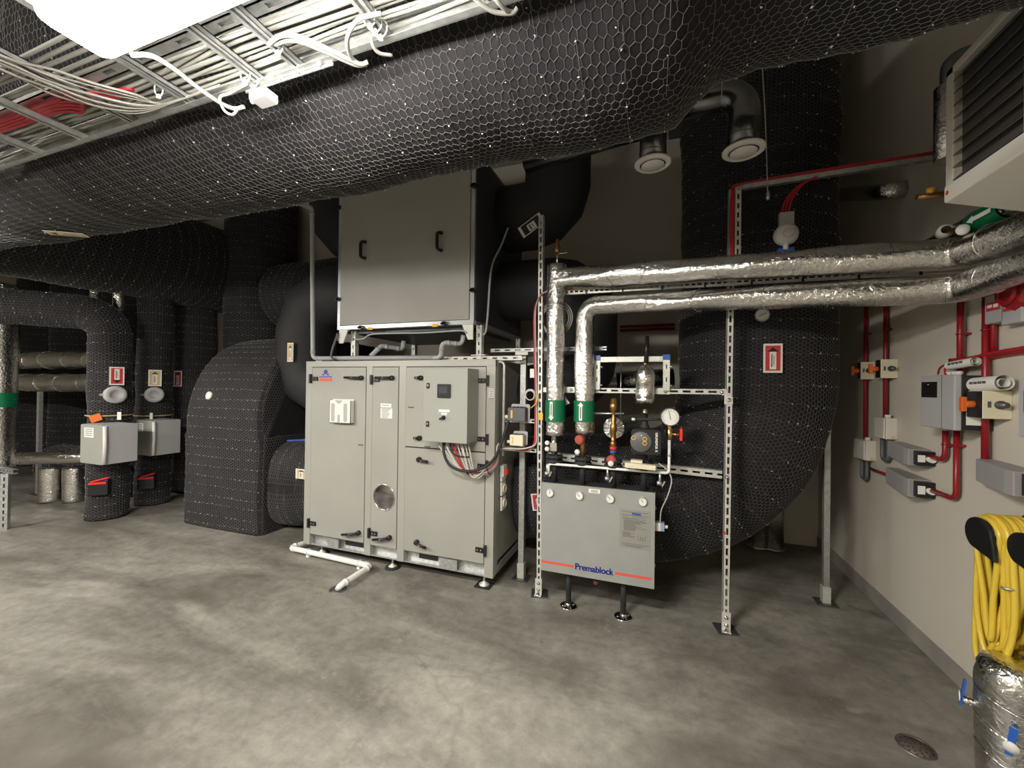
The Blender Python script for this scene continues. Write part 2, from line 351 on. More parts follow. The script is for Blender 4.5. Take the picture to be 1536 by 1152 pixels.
def netting(surf, L, W, parent, periodic=True, w=0.025, h=0.036, r=0.0011, stitch=0.11, knot=0.065, seed=1, back=-0.35, jit=0.0022, knot_r=0.0042, stitch_along='t'):
    """hexagonal wire net over surf(u, t); L length in u, W length around. Cells are w wide along u, h long around."""
    rg = np.random.default_rng(seed)
    J = int(round(W/(0.75*h))); J += J % 2; I = int(L/w)
    ii, jj = np.meshgrid(np.arange(I), np.arange(J), indexing='ij'); off = 0.5*(jj % 2)
    hh = W/J/0.75
    uc = w*(ii+0.5+off); tc = (jj+0.0)*0.75*hh
    def wob(u, v): return jit*1.6*np.sin(u*9+v*5+seed)+jit*1.2*np.sin(u*17-v*11), jit*1.6*np.sin(v*8-u*6+seed*2)+jit*1.2*np.sin(v*19+u*7)
    def pos(u, v):
        a, b = wob(u, v); u = np.clip(u+a+rg.normal(0, jit*0.45, u.shape), 0, L); v = v+b+rg.normal(0, jit*0.45, v.shape)
        if not periodic: v = np.clip(v, 0, W)
        return surf(u, v/W)
    Nv, Nn = pos(uc, tc+hh/2); Sv, Sn = pos(uc, tc-hh/2)
    E = []
    odd = jj % 2
    iu = ii+odd; il = ii+odd-1; ju = (jj+1) % J; ok_row = np.ones_like(jj, bool) if periodic else (jj+1 < J)
    for kk in (iu, il):
        ok = (kk >= 0) & (kk < I) & ok_row; k2 = np.clip(kk, 0, I-1)
        E.append((Nv[ok], Sv[k2[ok], ju[ok]], Nn[ok]))
    j2 = (jj-2) % J; ok = np.ones_like(jj, bool) if periodic else (jj-2 >= 0)
    E.append((Sv[ok], Nv[ii[ok], j2[ok]], Sn[ok]))
    A = np.concatenate([e[0] for e in E]); B = np.concatenate([e[1] for e in E]); NA = np.concatenate([e[2] for e in E])
    A = A+NA*0.002; B = B+NA*0.002
    view = EYEN-A; view /= np.linalg.norm(view, axis=1, keepdims=True)
    good = (np.einsum('ij,ij->i', view, NA) > back) & (np.linalg.norm(B-A, axis=1) < 0.09)
    vs, q = prisms(A[good], B[good], NA[good], r)
    o = np_mesh('wire_netting', vs, q, 'wire', parent)
    # stitched seams: a taut tie wire with twisted knots
    if stitch:
        K, SA, SB, SN = [], [], [], []
        if stitch_along == 't': lines = np.arange(stitch*0.5, L, stitch); length = W
        else: lines = np.arange(stitch*0.5, W, stitch); length = L
        for s0 in lines:
            s0 = s0+rg.normal(0, 0.008); n = max(4, int(length/0.03)); v = np.linspace(0, length, n)
            wv = s0+0.006*np.sin(v*4+rg.uniform(0, 6))
            a, b = (np.clip(wv, 0, L), v/W) if stitch_along == 't' else (v, np.clip(wv, 0, W)/W)
            P, Nr = surf(a, b); P = P+Nr*0.003; SA.append(P[:-1]); SB.append(P[1:]); SN.append(Nr[:-1])
            kv = np.arange(rg.uniform(0, knot), length, knot); kv = kv+rg.normal(0, 0.009, kv.shape)
            kw = s0+0.004*rg.normal(0, 1, kv.shape)
            a, b = (np.clip(kw, 0, L), np.clip(kv, 0, W)/W) if stitch_along == 't' else (np.clip(kv, 0, L), np.clip(kw, 0, W)/W)
            P, Nr = surf(a, b); K.append(np.concatenate([P+Nr*0.004, Nr], 1))
        SA, SB, SN = map(np.concatenate, (SA, SB, SN)); K = np.concatenate(K)
        view = EYEN-SA; view /= np.linalg.norm(view, axis=1, keepdims=True); g = (np.einsum('ij,ij->i', view, SN) > back) & (np.linalg.norm(SB-SA, axis=1) < 0.12)
        g &= rg.uniform(0, 1, len(g)) < 0.6
        vs, q = prisms(SA[g], SB[g], SN[g], r*1.1); np_mesh('tie_wire', vs, q, 'wire', parent)
        view = EYEN-K[:,:3]; view /= np.linalg.norm(view, axis=1, keepdims=True); g = (np.einsum('ij,ij->i', view, K[:,3:]) > back) & (rg.uniform(0, 1, len(K)) < 0.8)
        K = K[g]; C, Nr = K[:,:3], K[:,3:]
        D = rg.normal(0, 1, C.shape); S = np.cross(Nr, D); S /= np.linalg.norm(S, axis=1, keepdims=True); T2 = np.cross(Nr, S)
        kr = knot_r*rg.uniform(0.4, 1.1, (len(C), 1))
        vs = np.stack([C+S*kr*1.3, C+T2*kr*0.7, C-S*kr*1.3, C-T2*kr*0.7, C+Nr*kr, C-Nr*kr], 1).reshape(-1, 3)
        base = (np.arange(len(C))*6)[:,None]
        tri = np.concatenate([base+np.array([f]) for f in ((0,1,4),(1,2,4),(2,3,4),(3,0,4),(1,0,5),(2,1,5),(3,2,5),(0,3,5))])
        np_mesh('tie_knots', vs, tri, 'knot', parent)
    return o

def strut(b, p0, p1, face, w=0.041, d=0.041, sl=0.032, gap=0.022, sw=0.014, t=0.003):
    """slotted C-channel; the slotted face looks along `face`"""
    p0, p1 = V(p0), V(p1); a = (p1-p0); L = a.length; a.normalize(); n = V(face); n = (n-a*n.dot(a)).normalized(); s = a.cross(n)
    mid = (p0+p1)/2; ax = (a, s, n)
    for q in (-1, 1):
        b.obox(mid+s*q*(w/2-t/2), ax, (L/2, t/2, d/2))
        b.obox(mid+s*q*(w/2+sw/2)/2+n*(d/2-t/2), ax, (L/2, (w/2-sw/2)/2, t/2))
        b.obox(mid+s*q*(w/2-0.005)-n*(d/2-t/2), ax, (L/2, 0.005, t/2))
    k = 0.0
    while k < L:
        g = min(gap, L-k); b.obox(p0+a*(k+g/2)+n*(d/2-t/2), ax, (g/2, sw/2, t/2)); k += gap+sl

# ------------------------------------------------------------------ the room
XW, YB, ZC, XL, YF = 1.57, 4.95, 4.5, -12.5, -3.6
struct(part('floor', 'concrete', None, lambda b: b.box(XL, XW, YF, YB, -0.1, 0)))
struct(part('ceiling', 'ceiling', None, lambda b: b.box(XL, XW, YF, YB, ZC, ZC+0.1)))
struct(part('wall_right', 'wall', None, lambda b: b.box(XW, XW+0.15, YF, YB+0.15, -0.1, ZC+0.1)))
struct(part('wall_back', 'wall', None, lambda b: b.box(XL, XW, YB, YB+0.15, -0.1, ZC+0.1)))
struct(part('wall_left', 'wall', None, lambda b: b.box(XL-0.15, XL, YF, YB+0.15, -0.1, ZC+0.1)))
struct(part('wall_front', 'wall', None, lambda b: b.box(XL, XW, YF-0.15, YF, -0.1, ZC+0.1)))
struct(part('baseboard_right', 'wall_band', None, lambda b: b.box(XW-0.006, XW, YF, YB, 0, 0.11)))

# ------------------------------------------------------------------ luminaires
def luminaire(x0, x1, y0, y1, z, label, hang=2.50):
    t = thing('ceiling_luminaire', label, 'ceiling light', ((x0+x1)/2, (y0+y1)/2, z), 'linear ceiling luminaires')
    cx, cy, hx, hy = (x0+x1)/2, (y0+y1)/2, (x1-x0)/2, (y1-y0)/2
    ax = ((1,0,0),(0,1,0),(0,0,1))
    part('housing', 'lamp_rim', t, lambda b: b.rbox((cx, cy, z+0.05), ax, (hx, hy, 0.035), 0.035, 5))
    part('rim', 'lamp_rim', t, lambda b: b.rbox((cx, cy, z+0.010), ax, (hx+0.006, hy+0.006, 0.009), 0.04, 5))
    def bowl(b):      # opal cover, made convex so its flanks throw light sideways
        rows = []
        for ins, dz, r in ((0.016, 0.004, 0.022), (0.017, -0.022, 0.022), (0.021, -0.036, 0.020), (0.032, -0.046, 0.016), (0.050, -0.050, 0.010)):
            q = MB(); q.rbox((cx, cy, z+dz), ax, (hx-ins, hy-ins, 0.0), r, 5); n = len(q.v)//2; rows.append(q.v[:n])
        b.v = [p for r_ in rows for p in r_]; m_ = len(rows)
        b.f = [(i*n+k, (i+1)*n+k, (i+1)*n+(k+1)%n, i*n+(k+1)%n) for i in range(m_-1) for k in range(n)]+[tuple((m_-1)*n+k for k in range(n-1, -1, -1))]
        b.sm = [True]*(len(b.f)-1)+[False]
    part('diffuser', 'diffuser', t, bowl)
    for q in (x0+0.25, x1-0.25):
        part('bracket', 'galv', t, lambda b: b.box(q-0.012, q+0.012, cy-0.03, cy+0.03, z+0.085, hang))
luminaire(-1.28, -0.42, 0.435, 0.605, 2.415, 'bright white ceiling light fixed under the cable tray')
luminaire(-4.5, -3.64, 0.435, 0.605, 2.415, 'unseen light added left of the bright one under the cable tray')  # out of view, added to brighten the left part of the room
luminaire(-7.3, -6.44, 0.435, 0.605, 2.415, 'unseen light added farthest left under the cable tray')  # also out of view, added as extra light for the far left
for lx, lw in ((-4.9, 'left'), (-2.2, 'right')): luminaire(lx, lx+0.86, -1.3, -1.13, 2.95, lw+' of two unseen lights added behind the viewer', ZC)  # two unseen fixtures added to fill in light from behind

# ------------------------------------------------------------------ overhead mesh-wrapped duct
def label_plate(parent, c, xd, yd, w, h, col, up=True, border='paper', txt=None):
    """small printed pipe label: white rim, coloured field, black arrow head, white text strip"""
    c, xd, yd = V(c), V(xd).normalized(), V(yd).normalized(); n = xd.cross(yd); s = 1 if up else -1
    p = part('label_plate', border, parent, lambda b: b.obox(c, (xd, yd, n), (w/2, h/2, 0.0015)))
    p['label'] = 'printed arrow label'
    part('colour_field', col, p, lambda b: b.obox(c+n*0.002, (xd, yd, n), (w*0.39, h*0.43, 0.0006)))
    part('text_strip', 'paper', p, lambda b: b.obox(c+n*0.003-yd*s*h*0.08, (xd, yd, n), (w*0.17, h*0.30, 0.0006)))
    part('arrow_head', 'black_plastic', p, lambda b: b.prism([c+n*0.003+yd*s*h*0.22-xd*w*0.3, c+n*0.003+yd*s*h*0.22+xd*w*0.3, c+n*0.003+yd*s*h*0.38], n*0.0008))
    def lines(b):
        for k, dx in enumerate((-0.06, 0.05)): b.obox(c+n*0.004+xd*w*dx-yd*s*h*0.08, (xd, yd, n), (w*(0.030 if k == 0 else 0.015), h*(0.22 if k == 0 else 0.15), 0.0004))
    part('print', 'ink', p, lines)
    return p

dm = thing('overhead_duct', 'large round overhead duct in black insulation and hexagonal wire netting, crossing the room', 'duct', (-1.0, 1.276, 2.44))
sw = Sweep([(-8.5, 1.30, 3.10), (-4.6, 1.30, 3.02), (-2.6, 1.276, 2.95), (0.0, 1.276, 2.935), (1.56, 1.276, 2.94)],
           [(0, 0.5), (8.40, 0.505), (8.55, 0.49), (8.66, 0.375), (8.80, 0.355), (12, 0.36)], amp=0.007, seed=3)
sw.mesh('insulation', 'black_fleece', dm, 72)
netting(sw.surf, sw.L, 2*math.pi*0.5, dm, seed=2, back=-0.15, r=0.0008)
_d = _ray(100, 351); _k = np.linspace(0.5, 8, 4000); _ax = Vector((0, 1.294, 2.995))      # first point of the sight line on the duct skin
_k = next(k for k in _k if ((_d.y*k-_ax.y)**2+(CAM_H+_d.z*k-_ax.z)**2) < 0.527**2); _c = EYE+_d*_k
_n = Vector((0, _c.y-_ax.y, _c.z-_ax.z)).normalized(); _t = Vector((0, -_n.z, _n.y))
_xd = (Vector((0.75, 0, 0)) - _t*0.66).normalized(); lp = label_plate(dm, _c, _xd, _n.cross(_xd), 0.10, 0.17, 'tan')
lab(lp, 'tan arrow label on the belly of the duct')

# ------------------------------------------------------------------ cable tray and cables
ct = thing('cable_tray', 'galvanised ladder cable tray hung below the overhead duct', 'cable tray', (-2.0, 0.66, 2.5))
def rail(b, y, s):
    b.box(-7.0, 1.45, y-0.0015, y+0.0015, 2.5, 2.565); b.box(-7.0, 1.45, min(y, y+s*0.018), max(y, y+s*0.018), 2.5, 2.503); b.box(-7.0, 1.45, min(y, y+s*0.012), max(y, y+s*0.012), 2.562, 2.565)
part('rail', 'galv', ct, lambda b: rail(b, 0.882, -1)); part('rail', 'galv', ct, lambda b: rail(b, 0.435, 1))
part('divider', 'galv', ct, lambda b: strut(b, (-7.0, 0.735, 2.555), (1.45, 0.735, 2.555), (0, 0, -1), 0.034, 0.02, 0.05, 0.12, 0.012))
for x in [-6.23+0.3*k for k in range(18)] + [-0.975+0.3*k for k in range(9)]:
    if x < 1.45: part('rung', 'galv', ct, lambda b: strut(b, (x, 0.437, 2.512), (x, 0.88, 2.512), (0, 0, 1), 0.03, 0.018, 0.03, 0.03, 0.01))
part('joint_plate', 'galv', ct, lambda b: b.box(-1.20, -0.86, 0.883, 0.886, 2.492, 2.56))
for q in (-1.16, -1.05, -0.98, -0.90): part('bolt', 'alu', ct, lambda b: b.cyl((q, 0.89, 2.50), (q, 0.872, 2.50), 0.007, 8))

def cable(name, pts, r, m, label, cat='cable', group=None, sub=5, n=8):
    o = part(name, m, None, lambda b: b.tube(smooth_path(pts, sub), r, n)); tag(o, label, cat, group); return o
rg = random.Random(11)
for k in range(15):
    y = 0.762+0.108*(k % 9)/8 + rg.uniform(-0.006, 0.006); z = 2.530+0.020*(k//9)+rg.uniform(0, 0.006); pts = []
    for i in range(24):
        x = -6.9+i*0.362; pts.append((x, y+rg.uniform(-0.012, 0.012), z+rg.uniform(-0.002, 0.010)))
    cable('tray_cable', pts, rg.choice((0.0050, 0.0055, 0.0065)), 'tray_white_dimmed', 'white cable lying along the ladder tray', group='white cables in the ladder tray', sub=4, n=6)
for k in range(5):
    y = 0.60+0.024*k; pts = [(-6.9+i*0.6, y+rg.uniform(-0.012, 0.012), 2.530+rg.uniform(0, 0.006)) for i in range(14)]
    cable('tray_cable', pts, 0.006, 'tray_white_dimmed', 'white cable lying along the ladder tray', group='white cables in the ladder tray', sub=4, n=6)
for k in range(8):     # a bundle that sags under the rungs and leaves the tray to the left
    d = k*3.6; e = [rg.uniform(-4, 4) for _ in range(8)]
    pts = [fz(330-d, 128+d*0.35, 2.512), fz(268-d, 150+d*0.25, 2.503), fz(205, 172-d*1.3+e[0], 2.485), fz(140, 160-d*1.35+e[1], 2.478+0.001*e[4]), fz(80, 140-d*1.3+e[2], 2.482+0.001*e[5]), fz(20, 112-d*1.0+e[3], 2.49), fz(-60, 78-d*0.9, 2.49), fz(-160, 30-d*0.9, 2.49)]
    cable('sagging_cable', pts, 0.0038, 'tray_white_dimmed', 'white cable sagging below the tray beside the ceiling light', group='white cables sagging from the tray')
for k, dy in enumerate((0, 5, 10, 15)):
    cable('red_tray_cable', [(-6.5, 0.66+0.012*k, 2.527), fz(5, 196-dy, 2.527), fz(40, 182-dy, 2.527), fz(72, 170-dy, 2.527), fz(104, 166-dy, 2.527), fz(122, 168-dy, 2.527), fz(122, 158-dy, 2.53), fz(100, 150-dy*0.6, 2.532), fz(150, 148-dy*0.6, 2.53), fz(200, 142-dy*0.6, 2.53)], 0.0065, 'red_cable',
          'red fire alarm cable lying in the left end of the tray', group='red cables in the tray', sub=6)
cable('lamp_cable', [fz(196, 82, 2.43), fz(228, 84, 2.44), fz(262, 104, 2.46), (fz(300, 134, 2.47)), fz(332, 155, 2.475), fz(352, 163, 2.475), fz(366, 160, 2.48)], 0.0062, 'white_cable', 'white cable arching from the ceiling light to the junction box')
cable('box_cable', [fz(370, 126, 2.50), fz(345, 140, 2.495), fz(330, 146, 2.48), fz(336, 165, 2.45), fz(348, 172, 2.445), fz(356, 165, 2.47)], 0.004, 'white_cable', 'thin white cable looping under the junction box')
LP = [('thick white cable arching below the tray rail, upper of the pair', [(404, 66), (420, 54), (445, 54), (480, 68), (515, 85), (540, 96), (552, 93)], 0.006),
      ('white cable arching below the tray rail, lower of the pair', [(412, 66), (430, 61), (450, 62), (490, 78), (520, 92), (538, 98), (550, 96)], 0.006),
      ('white cable hanging in a tall loop past the tray rung', [(572, 20), (540, 28), (524, 48), (521, 68), (527, 86), (540, 97)], 0.0055),
      ('small white cable loop at the tray rail', [(556, 54), (560, 70), (570, 80), (588, 83)], 0.0045),
      ('white cable loop at the top edge of the tray rail', [(705, -8), (722, 6), (742, 18), (768, 20), (776, 12)], 0.005),
      ('white cable dropping beside the loop at the tray rail top', [(738, -10), (748, 4), (760, 16), (772, 18)], 0.005)]
for l, pts, r in LP: cable('cable_loop', [fz(px, py, 2.492-0.012*math.sin(math.pi*i/(len(pts)-1))) for i, (px, py) in enumerate(pts)], r, 'tray_white_dimmed', l, sub=6)
for (px, py, l) in [(417, 72, 'first white cable tie on the rung by the loops'), (368, 116, 'white cable tie on the rung beside the junction box'), (380, 124, 'white cable tie at the rail end of a rung'), (555, 30, 'white cable tie on the rung above the tall loop'), (563, 40, 'middle white cable tie on the rung above the tall loop'), (571, 48, 'lowest white cable tie on the rung above the tall loop'), (238, 138, 'white cable tie holding the sagging bundle')]:
    c = fz(px, py, 2.503)
    t = part('cable_tie', 'white_plastic', None, lambda b: (b.ring(c+Vector((0, 0, 0.008)), (0, 1, 0.2), 0.019, 0.0024, 16, 4), b.obox(c+Vector((0, 0, -0.014)), ((1, 0, 0), (0, 1, 0), (0, 0, 1)), (0.005, 0.004, 0.006)))); tag(t, l, 'cable tie', 'cable ties on the tray')
jb = thing('junction_box', 'small grey junction box hung under the tray rail', 'junction box', fz(398, 150, 2.46))
_c = fz(396, 147, 2.475)
part('body', 'grey_box', jb, lambda b: b.rbox(_c, ((1, 0, 0), (0, 0, 1), (0, 1, 0)), (0.034, 0.014, 0.020), 0.004))
part('lid', 'lamp_rim', jb, lambda b: b.rbox(_c+Vector((0, -0.022, 0)), ((1, 0, 0), (0, 0, 1), (0, 1, 0)), (0.033, 0.013, 0.002), 0.005))
part('cable_gland', 'lamp_rim', jb, lambda b: b.cyl(_c+Vector((-0.034, 0, 0)), _c+Vector((-0.050, 0, 0)), 0.008, 12))

# ------------------------------------------------------------------ ventilation valves on spiral duct behind the overhead duct
vt = thing('spiral_duct', 'bare spiral duct with two white ceiling valves pointing down', 'duct', (0.2, 2.6, 2.95))
A_, B_ = Vector((-0.035, 2.6, 2.975)), Vector((0.455, 2.6, 2.965))
part('pipe', 'spiral', vt, lambda b: b.tube(fillet([B_, (0.455, 2.6, 3.31), (0.02, 2.6, 3.30)], 0.13, 10), 0.084, 28))
part('pipe', 'spiral', vt, lambda b: b.tube(fillet([A_, (-0.035, 2.6, 3.28), (0.10, 2.66, 3.30)], 0.10, 10), 0.078, 28))
part('feed_pipe', 'spiral', vt, lambda b: b.tube([(-0.02, 2.62, 3.22), (-0.9, 2.75, 3.20)], 0.06, 24))
part('tee_collar', 'spiral', vt, lambda b: b.box(0.055, 0.125, 2.50, 2.70, 3.16, 3.40))
for c, L_, r in ((A_, (0.06, 0.15), 0.079), (B_, (0.07, 0.16), 0.085)):
    for h in L_: part('seam', 'spiral', vt, lambda b: b.ring(c+Vector((0, 0, h)), (0.12, 0, 1), r, 0.0025))
for c, r in ((A_, 0.108), (B_, 0.112)):
    v = part('valve', 'white_plastic', vt, lambda b: b.lathe(c, (0, 0, -1), [(0.078, -0.012), (r, -0.004), (r, 0.004), (r*0.93, 0.010), (r*0.72, 0.014), (r*0.69, 0.006)]), label='round white valve')
    part('valve_disc', 'white_plastic', v, lambda b: b.lathe(c, (0, 0, -1), [(r*0.55, 0.006), (r*0.63, 0.012), (r*0.60, 0.017), (0, 0.020)]))
for hx_ in (-0.35, 0.2): part('hanger_rod', 'galv', vt, lambda b: b.cyl((hx_, 2.68, 3.30), (hx_, 2.68, ZC), 0.005, 8))
part('ring_clip', 'galv', vt, lambda b: b.ring((0.33, 2.6, 3.312), (1, 0, 0), 0.085, 0.003))

# ------------------------------------------------------------------ lower air handling unit
AX0, AX1, AY0, AY1, AZ0, AZ1 = -3.106, -1.183, 2.92, 3.95, 0.10, 1.809
ah = thing('air_handling_unit', 'large beige-grey air handling cabinet on screw feet', 'air handling unit', ((AX0+AX1)/2, (AY0+AY1)/2, 0))
part('body', 'panel', ah, lambda b: b.box(AX0+0.015, AX1-0.015, AY0+0.02, AY1, 0.19, AZ1-0.004))
posts = [(AX0, -3.032), (-2.411, -2.345), (-2.07, -2.0), (-1.259, AX1)]
for a, c in posts: part('post', 'panel_frame', ah, lambda b: b.box(a, c, AY0, AY0+0.05, AZ0, AZ1), 0.003)
part('top_beam', 'panel_frame', ah, lambda b: b.box(AX0, AX1, AY0-0.001, AY0+0.06, 1.757, AZ1+0.002), 0.003)
part('side_post', 'panel_frame', ah, lambda b: b.box(AX1-0.045, AX1+0.001, AY0+0.03, AY0+0.09, AZ0+0.01, AZ1))
part('side_panel', 'panel', ah, lambda b: b.box(AX1-0.02, AX1-0.004, AY0+0.10, AY1-0.05, 0.20, 1.75))
part('top_panel', 'panel', ah, lambda b: b.box(AX0, AX1, AY0+0.05, AY1, AZ1-0.01, AZ1))
part('side_rail', 'galv', ah, lambda b: b.box(AX1-0.02, AX1+0.002, AY0+0.08, AY1, 0.11, 0.165))
# base frame: galvanised channel with fork pockets
part('base_channel', 'galv', ah, lambda b: (b.box(-3.032, -1.259, 2.975, 2.985, 0.112, 0.195), b.box(-3.032, -1.259, 2.93, 2.985, 0.100, 0.112), b.box(-3.032, -1.259, 2.965, 2.985, 0.182, 0.195)))
for a, c in ((-2.82, -2.70), (-1.66, -1.50)): part('base_plate', 'galv', ah, lambda b: b.box(a, c, 2.925, 2.935, 0.103, 0.190))
for a, c in ((-2.66, -2.46), (-1.88, -1.70)): part('fork_pocket', 'black_plastic', ah, lambda b: b.box(a, c, 2.970, 2.978, 0.135, 0.180))
DOORS = [(-3.027, -2.415, 0.205, 1.752), (-2.340, -2.075, 0.20, 1.752), (-1.997, -1.262, 1.083, 1.751), (-1.997, -1.262, 0.205, 1.073)]
doors = []
for a, c, z0, z1 in DOORS:
    part('door_gap', 'black_plastic', ah, lambda b: b.box(a-0.004, c+0.005, AY0+0.012, AY0+0.02, z0-0.006, z1+0.005))
    doors.append(part('door', 'panel', ah, lambda b: b.box(a, c, AY0-0.004, AY0+0.018, z0, z1), 0.002))
def a_(px, py): return fy(px, py, AY0-0.005)
def handle(d, hub, tip):
    h, t = a_(*hub), a_(*tip); n = Vector((0, -1, 0))
    o = part('handle', 'black_plastic', d, lambda b: (b.lathe(h, n, [(0.021, 0), (0.021, 0.022), (0.017, 0.030), (0, 0.032)], 16), b.tube([h+n*0.024, h.lerp(t, 0.4)+n*0.040, t+n*0.036], [0.013, 0.012, 0.011], 8)))
    part('lock_core', 'chrome', o, lambda b: b.cyl(h.lerp(t, 0.45)+n*0.045, h.lerp(t, 0.45)+n*0.054, 0.005, 8))
handle(doors[0], (542.8, 567), (520.7, 566.4)); handle(doors[0], (538.7, 799), (517, 800))
handle(doors[1], (589, 567), (567, 566.7)); handle(doors[1], (585, 806), (563, 807.5))
handle(doors[3], (629.5, 689), (645, 691.5)); handle(doors[3], (625.8, 812.7), (642, 819.5))
handle(doors[2], (632, 567), (626, 567)); handle(doors[2], (630, 657), (624.5, 656.5))
def hinge(d, px, py, s):
    c = a_(px, py); n = Vector((0, -1, 0))
    o = part('hinge', 'black_plastic', d, lambda b: (b.box(c.x-0.010, c.x+0.010, c.y-0.018, c.y+0.004, c.z-0.042, c.z+0.042), b.box(min(c.x, c.x+s*0.082), max(c.x, c.x+s*0.082), c.y-0.010, c.y+0.002, c.z-0.018, c.z+0.018)))
    for q in (0.035, 0.065): part('screw', 'chrome', o, lambda b: b.cyl(c+Vector((s*q, -0.010, 0)), c+Vector((s*q, -0.013, 0)), 0.006, 8))
for d, px, py, s in ((0, 466.7, 568, 1), (0, 463.6, 784, 1), (1, 557.8, 569.7, 1), (1, 554.3, 799, 1), (2, 732, 571, -1), (2, 731, 659, -1), (3, 731, 700, -1), (3, 728, 826, -1)): hinge(doors[d], px, py, s)
# logo: blue dot between two small ones, blue rule, red bar
d = doors[0]; c = a_(488.5, 558)
part('logo_dot', 'logo_blue', d, lambda b: (b.cyl(c, c+Vector((0, -0.001, 0)), 0.022, 20), b.cyl(c+Vector((-0.028, 0, -0.024)), c+Vector((-0.028, -0.001, -0.024)), 0.009, 12), b.cyl(c+Vector((0.028, 0, -0.024)), c+Vector((0.028, -0.001, -0.024)), 0.009, 12)))
c = a_(488.5, 565.2); part('logo_rule', 'logo_blue', d, lambda b: b.box(c.x-0.073, c.x+0.073, c.y-0.001, c.y+0.001, c.z-0.004, c.z+0.004))
c = a_(488.5, 569.6); part('logo_bar', 'stripe_red', d, lambda b: b.box(c.x-0.073, c.x+0.073, c.y-0.001, c.y+0.001, c.z-0.013, c.z+0.013), label='red bar of the maker mark')
# document holder
dh = thing('document_holder', 'white plastic document holder fixed on the left cabinet door', 'document holder', a_(516, 634))
c0, c1 = a_(500, 600), a_(531, 635); x0, x1, z0, z1 = c0.x, c1.x, c1.z, c0.z; yy = AY0-0.006
part('pocket', 'white_plastic', dh, lambda b: (b.box(x0, x1, yy-0.045, yy-0.041, z0, z1), b.box(x0, x0+0.004, yy-0.045, yy, z0, z1), b.box(x1-0.004, x1, yy-0.045, yy, z0, z1), b.box(x0, x1, yy-0.045, yy, z0, z0+0.004)))
part('back_plate', 'white_plastic', dh, lambda b: b.box(x0, x1, yy-0.003, yy, z0, z1+0.01))
for q in (0.17, 0.76):
    xx = x0+(x1-x0)*q; part('window', 'grey_box', dh, lambda b: b.rbox((xx, yy-0.046, z0+(z1-z0)*0.47), ((1, 0, 0), (0, 0, 1), (0, 1, 0)), (0.019, 0.082, 0.001), 0.018, 5))
xx = (x0+x1)/2-0.012; part('finger_slot', 'grey_box', dh, lambda b: b.rbox((xx, yy-0.046, z0+0.038), ((1, 0, 0), (0, 0, 1), (0, 1, 0)), (0.013, 0.038, 0.001), 0.012, 4))
part('notch', 'grey_box', dh, lambda b: b.prism([(xx-0.045, yy-0.046, z1), (xx+0.045, yy-0.046, z1), (xx, yy-0.046, z1-0.032)], (0, -0.001, 0)))
# data stickers, porthole
for (p, q, n_) in (((571, 605), (587, 611.5), 1), ((571, 612.2), (588.3, 628), 7)):
    c0, c1 = a_(*p), a_(*q)
    st = part('sticker', 'paper', doors[1], lambda b: b.box(c0.x, c1.x, c0.y-0.0008, c0.y+0.001, c1.z, c0.z))
    part('print', 'ink_grey', st, lambda b: [b.box(c0.x+0.012, c1.x-rg.uniform(0.012, 0.05), c0.y-0.0014, c0.y-0.0009, c0.z-(k+0.6)*(c0.z-c1.z)/(n_+0.3)-0.0022, c0.z-(k+0.6)*(c0.z-c1.z)/(n_+0.3)+0.0022) for k in range(n_)])
for (d, px, py) in ((2, 616.5, 611), (2, 641, 670), (0, 541, 667.5)):
    c = a_(px, py); part('type_plate', 'ink_grey', doors[d], lambda b: b.box(c.x-0.027, c.x+0.027, c.y-0.001, c.y+0.001, c.z-0.006, c.z+0.006))
c = a_(576, 746)
ph = part('porthole_ring', 'chrome', doors[1], lambda b: b.ring(c, (0, 1, 0), 0.110, 0.006, 36, 8), label='chrome rim of the round sight glass')
part('porthole_glass', 'porthole', doors[1], lambda b: b.lathe(c, (0, -1, 0), [(0.108, 0.0), (0.09, 0.006), (0.05, 0.012), (0, 0.014)], 32), label='dark sight glass')
# right post sticker
c0, c1 = a_(733, 583), a_(740, 597); part('sticker', 'paper', ah, lambda b: b.box(c0.x, c1.x, AY0-0.0015, AY0, c1.z, c0.z))
part('print', 'ink_grey', ah, lambda b: [b.box(c0.x+0.004, c1.x-0.004, AY0-0.002, AY0-0.0014, c0.z-0.012-0.013*k, c0.z-0.006-0.013*k) for k in range(6)])
# screw feet
for fx_, fy_, sq in ((-2.96, 3.0, 0), (-2.159, 2.99, 0), (-1.285, 2.99, 1), (-1.285, 3.85, 0), (-2.96, 3.85, 0)):
    ft = part('foot', 'galv_pale', ah, lambda b: (b.cyl((fx_, fy_, 0.012), (fx_, fy_, 0.10), 0.008, 10), b.box(fx_-0.045, fx_+0.045, fy_-0.03, fy_+0.03, 0.094, 0.102), b.lathe((fx_, fy_, 0.008), (0, 0, 1), [(0.042, 0), (0.040, 0.008), (0.016, 0.022), (0.012, 0.03)], 16)))
    part('rubber_pad', 'black_rubber', ft, (lambda b: b.box(fx_-0.065, fx_+0.065, fy_-0.06, fy_+0.06, 0.0, 0.009)) if sq else (lambda b: b.lathe((fx_, fy_, 0), (0, 0, 1), [(0.0, 0), (0.066, 0), (0.06, 0.014), (0.03, 0.018)], 24)))
